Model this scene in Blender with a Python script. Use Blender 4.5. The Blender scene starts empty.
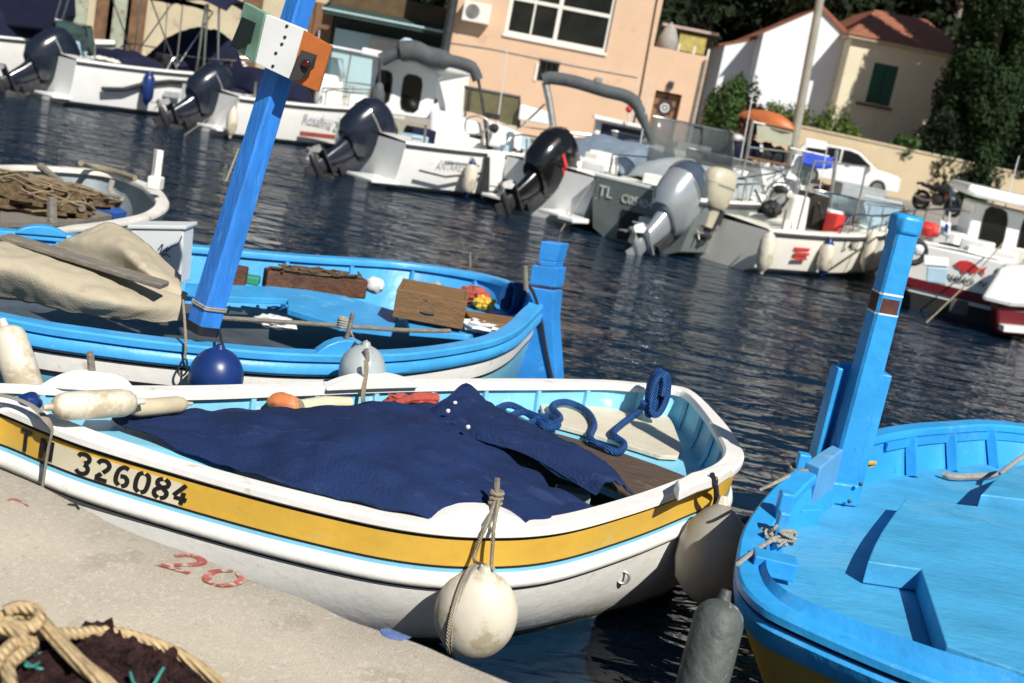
import bpy, math, random
from mathutils import Vector as V, Matrix, noise
from math import sin, cos, pi, atan, radians, sqrt

S = bpy.context.scene
C = S.collection
rnd = random.Random(7)

# ------------------------------------------------------------- camera
FPX, EYE, ROLL, PDN = 1200.0, 2.3, radians(11), 260.0
PITCH = atan(PDN / FPX)

def ray(x, y):
    dx, dy = x - 512, y - 341.5
    u = dx * cos(ROLL) + dy * sin(ROLL)
    v = -dx * sin(ROLL) + dy * cos(ROLL)
    return V((u, FPX * cos(PITCH) - v * sin(PITCH), -(FPX * sin(PITCH) + v * cos(PITCH))))

def W(x, y, z):
    r = ray(x, y)
    k = (z - EYE) / r.z
    return V((r.x * k, r.y * k, z))

def WY(x, y, Y):
    r = ray(x, y)
    k = Y / r.y
    return V((r.x * k, Y, EYE + r.z * k))

cd = bpy.data.cameras.new('camera')
cam = bpy.data.objects.new('camera', cd)
C.objects.link(cam)
S.camera = cam
cd.sensor_width = 36
cd.lens = FPX / 1024 * 36
cd.clip_start = 0.05
cd.clip_end = 2000
fw = V((0, cos(PITCH), -sin(PITCH)))
up0 = V((0, sin(PITCH), cos(PITCH)))
rt0 = V((1, 0, 0))
rt = rt0 * cos(ROLL) + up0 * sin(ROLL)
up = -rt0 * sin(ROLL) + up0 * cos(ROLL)
m = Matrix.Identity(4)
for i in range(3):
    m[i][0], m[i][1], m[i][2] = rt[i], up[i], -fw[i]
m[2][3] = EYE
cam.matrix_world = m
cd.dof.use_dof = True
cd.dof.focus_distance = 5.2
cd.dof.aperture_fstop = 2.9

# ------------------------------------------------------------- light
SUN_AZ, SUN_EL = radians(32), radians(45)      # azimuth to the right of straight behind the camera
to_sun = V((sin(SUN_AZ) * cos(SUN_EL), -cos(SUN_AZ) * cos(SUN_EL), sin(SUN_EL)))
w = bpy.data.worlds.new('World')
S.world = w
w.use_nodes = True
nt = w.node_tree
sky = nt.nodes.new('ShaderNodeTexSky')
sky.sky_type = 'NISHITA'
sky.sun_disc = False
sky.sun_elevation = SUN_EL
sky.sun_rotation = math.atan2(to_sun.x, to_sun.y)
bg = nt.nodes['Background']
nt.links.new(sky.outputs[0], bg.inputs[0])
bg.inputs[1].default_value = 0.05
sky.dust_density = .35
sky.ozone_density = 2.5
sl = bpy.data.lights.new('sun', 'SUN')
sl.energy = 4.8
sl.angle = radians(0.5)
sl.color = (1.0, 0.95, 0.87)
so = bpy.data.objects.new('sun', sl)
C.objects.link(so)
so.rotation_euler = to_sun.to_track_quat('Z', 'Y').to_euler()
S.view_settings.view_transform = 'Standard'
S.view_settings.look = 'None'
S.view_settings.exposure = 0.33
S.view_settings.gamma = 1

# ------------------------------------------------------------- materials
def mat(name, col, rough=.5, metal=0., var=.18, vs=5., bump=0., bs=40., wear=None, stretch=(1, 1, 1), spec=.5, coat=0., alpha=1., wave=None, trans=0.):
    mt = bpy.data.materials.new(name)
    mt.use_nodes = True
    n = mt.node_tree.nodes
    L = mt.node_tree.links.new
    b = n['Principled BSDF']
    b.inputs['Roughness'].default_value = rough
    b.inputs['Metallic'].default_value = metal
    b.inputs['Specular IOR Level'].default_value = spec
    b.inputs['Coat Weight'].default_value = coat
    b.inputs['Alpha'].default_value = alpha
    b.inputs['Transmission Weight'].default_value = trans
    tc = n.new('ShaderNodeTexCoord')
    mp = n.new('ShaderNodeMapping')
    mp.inputs['Scale'].default_value = stretch
    L(tc.outputs['Object'], mp.inputs[0])
    nz = n.new('ShaderNodeTexNoise')
    nz.inputs['Scale'].default_value = vs
    nz.inputs['Detail'].default_value = 6
    nz.inputs['Roughness'].default_value = .62
    L(mp.outputs[0], nz.inputs[0])
    rp = n.new('ShaderNodeValToRGB')
    rp.color_ramp.elements[0].position = .3
    rp.color_ramp.elements[1].position = .7
    rp.color_ramp.elements[0].color = [c * (1 - var) for c in col] + [1]
    rp.color_ramp.elements[1].color = [min(1, c * (1 + var)) for c in col] + [1]
    L(nz.outputs[0], rp.inputs[0])
    out = rp.outputs[0]
    for wv in (wear or []):
        wc, amt, ws = wv[:3]
        st = wv[3] if len(wv) > 3 else (1, 1, 1)
        m2 = n.new('ShaderNodeMapping')
        m2.inputs['Scale'].default_value = st
        m2.inputs['Location'].default_value = (ws, 3.1, 1.7)
        L(tc.outputs['Object'], m2.inputs[0])
        n2 = n.new('ShaderNodeTexNoise')
        n2.inputs['Scale'].default_value = ws
        n2.inputs['Detail'].default_value = 8
        n2.inputs['Roughness'].default_value = .7
        L(m2.outputs[0], n2.inputs[0])
        r2 = n.new('ShaderNodeValToRGB')
        t = .5 + .2 * (1 - 2 * amt)
        r2.color_ramp.elements[0].position = max(0, t - .02)
        r2.color_ramp.elements[1].position = min(1, t + .05)
        L(n2.outputs[0], r2.inputs[0])
        mx = n.new('ShaderNodeMixRGB')
        L(r2.outputs[0], mx.inputs[0])
        L(out, mx.inputs[1])
        mx.inputs[2].default_value = (*wc, 1)
        out = mx.outputs[0]
    L(out, b.inputs['Base Color'])
    hsrc = None
    if bump:
        n3 = n.new('ShaderNodeTexNoise')
        n3.inputs['Scale'].default_value = bs
        n3.inputs['Detail'].default_value = 5
        L(mp.outputs[0], n3.inputs[0])
        hsrc = n3.outputs[0]
    if wave:
        wt = n.new('ShaderNodeTexWave')
        wt.inputs['Scale'].default_value = wave[0]
        wt.bands_direction = wave[1]
        wt.inputs['Distortion'].default_value = wave[2] if len(wave) > 2 else 0
        L(tc.outputs['Object'], wt.inputs[0])
        hsrc = wt.outputs[0]
        bump = wave[3] if len(wave) > 3 else .5
    if hsrc:
        bp = n.new('ShaderNodeBump')
        bp.inputs['Strength'].default_value = bump
        bp.inputs['Distance'].default_value = .02
        L(hsrc, bp.inputs['Height'])
        L(bp.outputs[0], b.inputs['Normal'])
    return mt

GREY = (.25, .25, .24)
RUST = (.16, .06, .025)
WOODC = (.22, .14, .08)
M = {}
M['white'] = mat('white boat paint', (.80, .79, .75), .38, var=.07, vs=3, bump=.12, bs=22, wear=[((.6, .55, .45), .16, 7), ((.42, .33, .22), .06, 18, (1, 1, 2.5)), ((.3, .2, .12), .025, 34)])
M['white_clean'] = mat('white gelcoat', (.85, .85, .82), .22, var=.05, vs=2, wear=[((.6, .57, .48), .12, 5), ((.35, .32, .26), .03, 9, (1, 1, 3))])
M['cream'] = mat('cream gelcoat', (.82, .80, .71), .3, var=.08, vs=2, wear=[((.4, .34, .22), .10, 4)])
M['greyhull'] = mat('grey green gelcoat', (.16, .19, .18), .35, var=.1, vs=3)
M['yellow'] = mat('yellow boat paint', (.74, .455, .07), .36, var=.1, vs=3, bump=.12, bs=18, wear=[((.60, .50, .16), .22, 3, (1, 1, 2)), ((.66, .58, .36), .05, 16), ((.3, .16, .05), .03, 24)])
M['olive'] = mat('yellow ochre hull paint', (.42, .26, .03), .4, var=.15, vs=3, bump=.1)
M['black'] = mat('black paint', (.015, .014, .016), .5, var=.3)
M['sky_in'] = mat('light blue boat paint', (.22, .56, .74), .42, var=.12, vs=3, bump=.12, bs=20, wear=[((.55, .68, .7), .14, 6), ((.12, .2, .25), .05, 15)])
M['blueB'] = mat('azure boat paint', (.05, .33, .68), .4, var=.14, vs=4, bump=.18, bs=16, wear=[((.16, .45, .68), .18, 5), ((.06, .09, .13), .04, 19)])
M['blueD'] = mat('bright blue boat paint', (.027, .30, .66), .4, var=.14, vs=3, bump=.25, bs=18, wear=[((.06, .34, .68), .25, 3), ((.02, .17, .42), .08, 8), ((.03, .10, .2), .06, 28), ((.25, .42, .55), .05, 30), ((.07, .07, .09), .03, 22), ((.22, .42, .60), .02, 15)])
M['blueDdeck'] = mat('bright blue deck paint', (.055, .325, .575), .5, var=.16, vs=3, bump=.3, bs=16, stretch=(1, 2.2, 1), wear=[((.085, .35, .575), .35, 1.6), ((.03, .20, .44), .10, 9), ((.02, .13, .28), .07, 26, (1, 7, 1)), ((.28, .44, .56), .06, 22, (1, 9, 1)), ((.09, .10, .12), .02, 24), ((.22, .42, .58), .02, 17)])
M['bluepost'] = mat('worn cobalt post paint', (.03, .20, .64), .45, var=.22, vs=5, bump=.3, bs=18, stretch=(4, 4, .6), wear=[((.12, .38, .70), .18, 6, (3, 3, .5)), ((.03, .05, .10), .05, 14, (3, 3, .6))])
M['navy'] = mat('navy canvas', (.008, .022, .082), .85, var=.3, vs=3, bump=.5, bs=70, wear=[((.02, .042, .115), .26, 2.2, (1, 2.5, 1)), ((.05, .07, .13), .06, 5, (1, 4, 1))], spec=.25)
M['navyboat'] = mat('dark navy boat canvas', (.008, .010, .032), .8, var=.3, vs=3, bump=.3, bs=40, spec=.25)
M['canvas'] = mat('beige canvas', (.42, .37, .27), .88, var=.12, vs=2, bump=.3, bs=110, wear=[((.33, .28, .20), .25, 2.5), ((.25, .2, .13), .06, 7)], spec=.2)
M['brownwood'] = mat('weathered brown wood', (.085, .058, .04), .75, var=.35, vs=6, bump=.5, bs=20, stretch=(1, 8, 1), wear=[((.16, .11, .07), .2, 7)])
M['greywood'] = mat('grey weathered wood', (.20, .18, .15), .8, var=.3, vs=8, bump=.5, bs=25, stretch=(1, 6, 6))
M['crate'] = mat('varnished crate wood', (.20, .11, .045), .6, var=.3, vs=6, bump=.35, bs=25, stretch=(1, 6, 6), wear=[((.10, .05, .02), .15, 7)])
M['seat'] = mat('cream painted board', (.60, .55, .43), .55, var=.1, vs=4, bump=.2, wear=[((.4, .34, .24), .15, 6)])
M['rope'] = mat('pale rope', (.45, .38, .27), .85, var=.2, vs=30, wave=(60, 'DIAGONAL', 1, .7))
M['ropewhite'] = mat('whitish rope', (.55, .52, .45), .85, var=.2, vs=30, wave=(90, 'DIAGONAL', 1, .7))
M['ropeblond'] = mat('blond thick rope', (.50, .37, .20), .85, var=.25, vs=25, wave=(28, 'DIAGONAL', 1, .45))
M['ropeblue'] = mat('blue rope', (.012, .10, .36), .7, var=.3, vs=30, wave=(40, 'DIAGONAL', 1, .9))
M['ropedark'] = mat('dark rope', (.03, .03, .04), .85, var=.3, vs=30, wave=(80, 'DIAGONAL', 1, .7))
M['strap'] = mat('grey strap', (.28, .25, .21), .8, var=.15, vs=12, bump=.3, bs=120)
M['fender'] = mat('white vinyl fender', (.64, .59, .48), .42, var=.1, vs=4, bump=.1, bs=14, wear=[((.46, .39, .27), .32, 4), ((.36, .29, .19), .12, 9, (1, 1, .5)), ((.22, .17, .1), .04, 16)])
M['fendergrey'] = mat('grey vinyl fender', (.36, .40, .41), .4, var=.12, vs=4, bump=.1, wear=[((.3, .3, .27), .25, 5)])
M['fendermoss_shade'] = mat('shade darkened algae fender', (.075, .085, .08), .6, var=.35, vs=6, bump=.4, bs=25, wear=[((.45, .45, .40), .14, 5)])  # algae, with the base also darkened for shade under the bow
M['fenderblue'] = mat('blue vinyl ball', (.008, .03, .14), .35, var=.15, vs=4, wear=[((.5, .5, .45), .05, 4)])
M['concrete'] = mat('quay concrete', (.53, .47, .375), .9, var=.10, vs=2.5, bump=.5, bs=170, wear=[((.45, .395, .315), .27, 4), ((.63, .575, .48), .36, 62), ((.33, .285, .225), .24, 70), ((.14, .11, .09), .035, 34), ((.22, .18, .14), .03, 8), ((.40, .35, .28), .10, 2.2)], spec=.2)
M['pavement'] = mat('far quay paving', (.30, .28, .25), .9, var=.2, vs=.8, bump=.3, bs=20, wear=[((.2, .19, .17), .2, 1.5)], spec=.2)
M['peach'] = mat('peach render', (.65, .45, .31), .9, var=.06, vs=1.2, bump=.3, bs=30, wear=[((.54, .36, .235), .2, .9), ((.46, .32, .22), .06, 3, (2, 1, .3))], spec=.15)
M['whitewall'] = mat('whitewashed wall', (.80, .82, .85), .9, var=.05, vs=.7, bump=.2, bs=20, wear=[((.52, .54, .56), .12, 1.2)], spec=.15)
M['creamwall'] = mat('cream render', (.74, .66, .49), .9, var=.06, vs=.8, bump=.2, bs=20, wear=[((.50, .42, .29), .16, 1.1)], spec=.15)
M['tanwall'] = mat('tan stucco wall', (.56, .46, .31), .9, var=.1, vs=.8, bump=.3, bs=15, wear=[((.38, .30, .20), .18, 1.3)], spec=.15)
M['tiles'] = mat('terracotta roof tiles', (.33, .125, .07), .8, var=.3, vs=5, wave=(6, 'X', .6, .9))
M['glass'] = mat('dark window glass', (.012, .012, .010), .08, var=.6, vs=1.2, spec=.3)
M['smoke'] = mat('tinted perspex', (.20, .22, .22), .12, var=.15, vs=2, alpha=.55)
M['clear'] = mat('pale blue perspex', (.45, .62, .68), .1, var=.1, vs=2, alpha=.6)
M['frame'] = mat('white window frame', (.74, .72, .66), .5, var=.05)
M['steel'] = mat('stainless tube', (.62, .62, .60), .22, metal=1., var=.1)
M['dullmetal'] = mat('dull galvanised metal', (.36, .36, .34), .5, metal=.7, var=.2, vs=8)
M['darkmetal'] = mat('dark metal', (.06, .06, .065), .45, metal=.5, var=.3, vs=10)
M['engine'] = mat('dark blue grey cowl', (.011, .015, .026), .25, var=.15, vs=3, coat=.35)
M['engineblack'] = mat('gloss black cowl', (.006, .006, .007), .22, var=.2, vs=3, coat=.35)
M['enginesilver'] = mat('silver cowl', (.50, .53, .54), .26, metal=.55, var=.06, vs=3, coat=.5)
M['silverdark'] = mat('slate cowl top', (.09, .12, .17), .25, metal=.4, var=.1, vs=3, coat=.5)
M['enginebeige'] = mat('beige cowl', (.50, .46, .34), .35, var=.1, vs=3)
M['rubber'] = mat('black rubber', (.018, .018, .02), .7, var=.3, vs=20)
M['rubgrey'] = mat('grey rubber strip', (.05, .05, .055), .6, var=.2)
M['red'] = mat('red paint', (.55, .035, .03), .5, var=.2, vs=6, wear=[((.5, .2, .15), .12, 12)])
M['quayred'] = mat('faded red paint on concrete', (.38, .085, .07), .85, var=.25, vs=12, wear=[((.50, .44, .36), .40, 38)])
M['quayblue'] = mat('faded blue paint on concrete', (.10, .16, .34), .85, var=.3, vs=12, wear=[((.44, .395, .325), .22, 40)])
M['maroon'] = mat('maroon gelcoat', (.13, .012, .018), .3, var=.15, vs=4)
M['orange'] = mat('orange paint', (.42, .12, .025), .5, var=.15, vs=6, bump=.1, wear=[((.22, .09, .04), .08, 14)])
M['orangeshell'] = mat('orange plastic hull', (.46, .135, .04), .45, var=.15, vs=4)
M['green'] = mat('pale green paint', (.20, .36, .27), .55, var=.1, vs=6, wear=[((.14, .24, .18), .1, 10)])
M['whitebox'] = mat('off white paint', (.62, .64, .64), .5, var=.06, vs=6, wear=[((.4, .38, .34), .06, 14)])
M['shutter'] = mat('dark green shutter', (.03, .115, .075), .6, var=.2, vs=8, wave=(9, 'Z', 0, .8))
M['door'] = mat('brown plank door', (.20, .105, .05), .6, var=.25, vs=4, stretch=(6, 6, .6), bump=.3)
M['bark'] = mat('pine bark', (.16, .12, .085), .95, var=.35, vs=6, bump=.8, bs=14, stretch=(3, 3, .7), spec=.1)
M['palebark'] = mat('pale bark', (.30, .26, .21), .95, var=.35, vs=5, bump=.6, bs=14, stretch=(3, 3, .7), spec=.1)
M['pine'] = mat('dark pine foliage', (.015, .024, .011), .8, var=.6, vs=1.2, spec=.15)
M['cypress'] = mat('cypress foliage', (.018, .036, .012), .8, var=.55, vs=1.8, spec=.15)
M['bush'] = mat('bush foliage', (.042, .085, .022), .7, var=.55, vs=2.5, spec=.25)
M['bushlight'] = mat('light hedge foliage', (.085, .125, .025), .7, var=.5, vs=3, spec=.25)
M['bushbrown'] = mat('reddish foliage', (.085, .035, .025), .7, var=.5, vs=3, spec=.2)
M['raised_hill'] = mat('darkened wooded hillside', (.012, .017, .009), 1., var=.6, vs=.6, bump=1., bs=1.5, spec=.05)  # kept near black so the water mirrors it dark
M['net'] = mat('brown fishing net', (.12, .085, .05), .95, var=.5, vs=25, bump=1., bs=60, spec=.1)
M['netdark'] = mat('dark maroon net', (.035, .018, .018), .95, var=.6, vs=25, bump=1., bs=70, spec=.1)
M['teal'] = mat('teal twine', (.05, .30, .26), .7, var=.3, vs=20)
M['rustbox'] = mat('rusty brown crate', (.10, .042, .022), .85, var=.5, vs=12, bump=.7, bs=40, wear=[((.18, .12, .08), .15, 18)])
M['bluecloth'] = mat('royal blue canvas', (.012, .06, .50), .7, var=.2, vs=5, bump=.3)
M['bluegrey'] = mat('blue grey canvas', (.16, .21, .27), .75, var=.2, vs=4, bump=.3, bs=20)
M['greycanvas'] = mat('dark grey canvas', (.075, .085, .09), .8, var=.25, vs=5, bump=.4, bs=20)
M['cyanpanel'] = mat('light cyan panel', (.40, .57, .60), .5, var=.08, vs=1)
M['awning'] = mat('dark green awning', (.025, .055, .045), .8, var=.3, vs=2)
M['skin'] = mat('skin', (.42, .25, .17), .6, var=.08)
M['clothgrey'] = mat('grey shirt', (.30, .29, .27), .9, var=.15, vs=10, bump=.4)
M['carwhite'] = mat('white car paint', (.75, .76, .76), .2, var=.03, coat=.7)
M['tyre'] = mat('tyre rubber', (.02, .02, .022), .8, var=.3)
M['lamp'] = mat('lamp lens', (.7, .7, .66), .1, var=.05)
M['aqua'] = mat('pale blue plastic', (.36, .52, .62), .4, var=.1, vs=4)
M['brass'] = mat('orange float', (.55, .18, .06), .5, var=.2, vs=6, wear=[((.35, .12, .08), .2, 8)])
M['cloth_red'] = mat('red oilskin', (.38, .07, .05), .6, var=.3, vs=8, bump=.4)
M['cloth_yellow'] = mat('yellow oilskin', (.65, .38, .04), .6, var=.2, vs=8, bump=.4)

def water_mat():
    mt = bpy.data.materials.new('harbour water')
    mt.use_nodes = True
    n = mt.node_tree.nodes
    L = mt.node_tree.links.new
    b = n['Principled BSDF']
    b.inputs['Base Color'].default_value = (.004, .016, .036, 1)
    b.inputs['Specular IOR Level'].default_value = .45
    b.inputs['Roughness'].default_value = .035
    b.inputs['IOR'].default_value = 1.333
    tc = n.new('ShaderNodeTexCoord')
    prev = None
    for sc, st, dist, det, rot in ((.6, (1, 1.8, 1), .12, 1, .18), (1.35, (1, 2.2, 1), .085, 2, -.1), (3.6, (1, 1.9, 1), .026, 2, .15), (9, (1, 1.6, 1), .006, 2, .3)):
        mp = n.new('ShaderNodeMapping')
        mp.inputs['Scale'].default_value = st
        mp.inputs['Rotation'].default_value = (0, 0, rot)
        L(tc.outputs['Object'], mp.inputs[0])
        nz = n.new('ShaderNodeTexNoise')
        nz.inputs['Scale'].default_value = sc
        nz.inputs['Detail'].default_value = det
        nz.inputs['Distortion'].default_value = .6
        L(mp.outputs[0], nz.inputs[0])
        bp = n.new('ShaderNodeBump')
        bp.inputs['Strength'].default_value = 1
        bp.inputs['Distance'].default_value = dist
        L(nz.outputs[0], bp.inputs['Height'])
        if prev:
            L(prev.outputs[0], bp.inputs['Normal'])
        prev = bp
    L(prev.outputs[0], b.inputs['Normal'])
    return mt
M['water'] = water_mat()

# ------------------------------------------------------------- mesh helpers
def wm(o):
    mm = o.matrix_basis.copy()
    while o.parent:
        o = o.parent
        mm = o.matrix_basis @ mm
    return mm

def catm(pts, n=8, closed=False):
    pts = [V(p) for p in pts]
    k = len(pts)
    out = []
    segs = k if closed else k - 1
    for i in range(segs):
        if closed:
            a, b, c, d = pts[i - 1], pts[i], pts[(i + 1) % k], pts[(i + 2) % k]
        else:
            b, c = pts[i], pts[i + 1]
            a = pts[i - 1] if i else b * 2 - c
            d = pts[i + 2] if i + 2 < k else c * 2 - b
        for j in range(n):
            t = j / n
            out.append(.5 * ((2 * b) + (c - a) * t + (2 * a - 5 * b + 4 * c - d) * t * t + (3 * b - a - 3 * c + d) * t ** 3))
    if not closed:
        out.append(pts[-1].copy())
    return out

class MB:
    def __init__(s):
        s.v, s.f = [], []

    def add(s, vs, fs, mx=None):
        o = len(s.v)
        s.v += [(mx @ V(p)) if mx else V(p) for p in vs]
        s.f += [tuple(i + o for i in f) for f in fs]
        return s

    def box(s, c, d, mx=None, taper=1.0):
        c = V(c)
        x, y, z = d[0] / 2, d[1] / 2, d[2] / 2
        vs = [c + V((sx * x * (taper if sz > 0 else 1), sy * y * (taper if sz > 0 else 1), sz * z)) for sz in (-1, 1) for sy in (-1, 1) for sx in (-1, 1)]
        return s.add(vs, [(0, 2, 3, 1), (4, 5, 7, 6), (0, 1, 5, 4), (2, 6, 7, 3), (0, 4, 6, 2), (1, 3, 7, 5)], mx)

    def loft(s, rings, ring_closed=True, closed=False, cap=True, mx=None):
        n = len(rings[0])
        vs = [p for r in rings for p in r]
        fs = []
        K = len(rings)
        for i in range(K if closed else K - 1):
            a, b = i * n, ((i + 1) % K) * n
            for j in range(n if ring_closed else n - 1):
                k = (j + 1) % n
                fs.append((a + j, a + k, b + k, b + j))
        if cap and not closed and ring_closed:
            fs.append(tuple(range(n - 1, -1, -1)))
            fs.append(tuple((K - 1) * n + j for j in range(n)))
        return s.add(vs, fs, mx)

    def tube(s, pts, r, n=8, closed=False, cap=True, flat=1.0, mx=None):
        pts = [V(p) for p in pts]
        K = len(pts)
        rings = []
        ref = None
        for i, p in enumerate(pts):
            if closed:
                t = pts[(i + 1) % K] - pts[i - 1]
            else:
                t = pts[min(i + 1, K - 1)] - pts[max(i - 1, 0)]
            t = t.normalized() if t.length > 1e-9 else V((0, 0, 1))
            if ref is None:
                ref = V((0, 0, 1)) if abs(t.z) < .9 else V((1, 0, 0))
            a = t.cross(ref)
            if a.length < 1e-5:
                a = t.cross(V((0, 1, 0)))
            a.normalize()
            b = a.cross(t).normalized()
            ref = b
            rr = r[i] if isinstance(r, (list, tuple)) else r
            rings.append([p + (a * cos(2 * pi * j / n) + b * sin(2 * pi * j / n) * flat) * rr for j in range(n)])
        return s.loft(rings, True, closed, cap, mx)

    def lathe(s, prof, n=20, mx=None):
        rings = [[V((r * cos(2 * pi * j / n), r * sin(2 * pi * j / n), z)) for j in range(n)] for r, z in prof]
        return s.loft(rings, True, False, True, mx)

    def prism(s, poly, h, mx=None):
        # poly: 3D points of the top face, h: depth downwards (z)
        n = len(poly)
        top = [V(p) for p in poly]
        bot = [p - V((0, 0, h)) for p in top]
        fs = [tuple(range(n)), tuple(range(2 * n - 1, n - 1, -1))]
        fs += [(j, n + j, n + (j + 1) % n, (j + 1) % n) for j in range(n)]
        return s.add(top + bot, fs, mx)

    def extr(s, poly, d, mx=None):
        # planar polygon extruded along vector d
        n = len(poly)
        d = V(d)
        top = [V(p) for p in poly]
        bot = [p + d for p in top]
        fs = [tuple(range(n)), tuple(range(2 * n - 1, n - 1, -1))]
        fs += [(j, n + j, n + (j + 1) % n, (j + 1) % n) for j in range(n)]
        return s.add(top + bot, fs, mx)

    def sheet(s, rows, nu=6, nv=6, wr=.0, ws=3., seed=0., mx=None, wr2=0.):
        a = [catm(r, nu) for r in rows]
        cols = [catm([a[i][j] for i in range(len(a))], nv) for j in range(len(a[0]))]
        nj, ni = len(cols), len(cols[0])
        vs = []
        for j in range(nj):
            for i in range(ni):
                p = cols[j][i]
                if wr or wr2:
                    q = V((p.x * ws + seed, p.y * ws, p.z * ws))
                    p = p + V((0, 0, 1)) * (wr * noise.noise(q) + wr2 * (abs(noise.noise(q * 3.1)) - .2))
                vs.append(p)
        fs = [(j * ni + i, j * ni + i + 1, (j + 1) * ni + i + 1, (j + 1) * ni + i) for j in range(nj - 1) for i in range(ni - 1)]
        return s.add(vs, fs, mx)

    def blob(s, c, r, seed=0, amp=.15, fr=2., n=14, mx=None):
        c = V(c)
        rings = []
        for i in range(1, n):
            th = pi * i / n
            rg = []
            for j in range(2 * n):
                ph = 2 * pi * j / (2 * n)
                d = V((sin(th) * cos(ph), sin(th) * sin(ph), -cos(th)))
                k = 1 + amp * noise.noise(d * fr + V((seed, seed * .7, 0)))
                rg.append(c + V((d.x * r[0], d.y * r[1], d.z * r[2])) * k)
            rings.append(rg)
        return s.loft(rings, True, False, True, mx)

    def build(s, name, material, parent=None, smooth=True, bevel=0., solid=0., local=False, sub=0, ang=40):
        vs = s.v
        me = bpy.data.meshes.new(name)
        o = bpy.data.objects.new(name, me)
        C.objects.link(o)
        if parent:
            o.parent = parent
            if not local:
                inv = wm(parent).inverted()
                vs = [inv @ p for p in vs]
        elif not local:
            lo = [min(p[i] for p in vs) for i in range(3)]
            hi = [max(p[i] for p in vs) for i in range(3)]
            b = V(((lo[0] + hi[0]) / 2, (lo[1] + hi[1]) / 2, lo[2]))
            o.location = b
            vs = [p - b for p in vs]
        me.from_pydata([tuple(p) for p in vs], [], s.f)
        me.validate()
        import bmesh
        bm = bmesh.new()
        bm.from_mesh(me)
        bmesh.ops.recalc_face_normals(bm, faces=bm.faces)
        bm.to_mesh(me)
        bm.free()
        if smooth:
            me.shade_smooth()
            me.set_sharp_from_angle(angle=radians(ang))
        me.materials.append(M[material] if isinstance(material, str) else material)
        if solid:
            md = o.modifiers.new('solid', 'SOLIDIFY')
            md.thickness = solid
            md.offset = 0
        if sub:
            md = o.modifiers.new('sub', 'SUBSURF')
            md.levels = md.render_levels = sub
        if bevel:
            md = o.modifiers.new('bevel', 'BEVEL')
            md.width = bevel
            md.segments = 2
            md.limit_method = 'ANGLE'
        return o

def tag(o, label=None, cat=None, group=None, kind=None):
    if label: o['label'] = label
    if cat: o['category'] = cat
    if group: o['group'] = group
    if kind: o['kind'] = kind
    return o

def thing(name, label, cat, loc=(0, 0, 0), rz=0., group=None):
    o = bpy.data.objects.new(name, None)
    o.empty_display_size = .1
    C.objects.link(o)
    o.location = loc
    o.rotation_euler = (0, 0, rz)
    return tag(o, label, cat, group)

def copy_thing(o, loc=None, rz=None, parent=None):
    c = o.copy()
    C.objects.link(c)
    if parent: c.parent = parent
    if loc is not None: c.location = loc
    if rz is not None: c.rotation_euler = (0, 0, rz)
    for ch in [x for x in C.objects if x.parent == o]:
        copy_thing(ch, parent=c)
    return c

def rotm(axis, a, at=(0, 0, 0)):
    return Matrix.Translation(V(at)) @ Matrix.Rotation(a, 4, axis)

def frame(o, x, z=(0, 0, 1)):
    # matrix whose local X runs along x, origin at o
    x = V(x).normalized()
    z = V(z)
    y = z.cross(x).normalized()
    z = x.cross(y)
    mm = Matrix.Identity(4)
    for i in range(3):
        mm[i][0], mm[i][1], mm[i][2], mm[i][3] = x[i], y[i], z[i], o[i]
    return mm

def text_mb(s, size, mx, depth=.004):
    cu = bpy.data.curves.new('lettering', 'FONT')
    cu.body = s
    cu.size = size
    cu.extrude = depth / 2
    cu.align_x = 'CENTER'
    cu.align_y = 'CENTER'
    ob = bpy.data.objects.new('lettering', cu)
    C.objects.link(ob)
    dg = bpy.context.evaluated_depsgraph_get()
    me = bpy.data.meshes.new_from_object(ob.evaluated_get(dg))
    b = MB().add([v.co.copy() for v in me.vertices], [tuple(p.vertices) for p in me.polygons], mx)
    bpy.data.objects.remove(ob)
    bpy.data.curves.remove(cu)
    bpy.data.meshes.remove(me)
    return b

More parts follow.
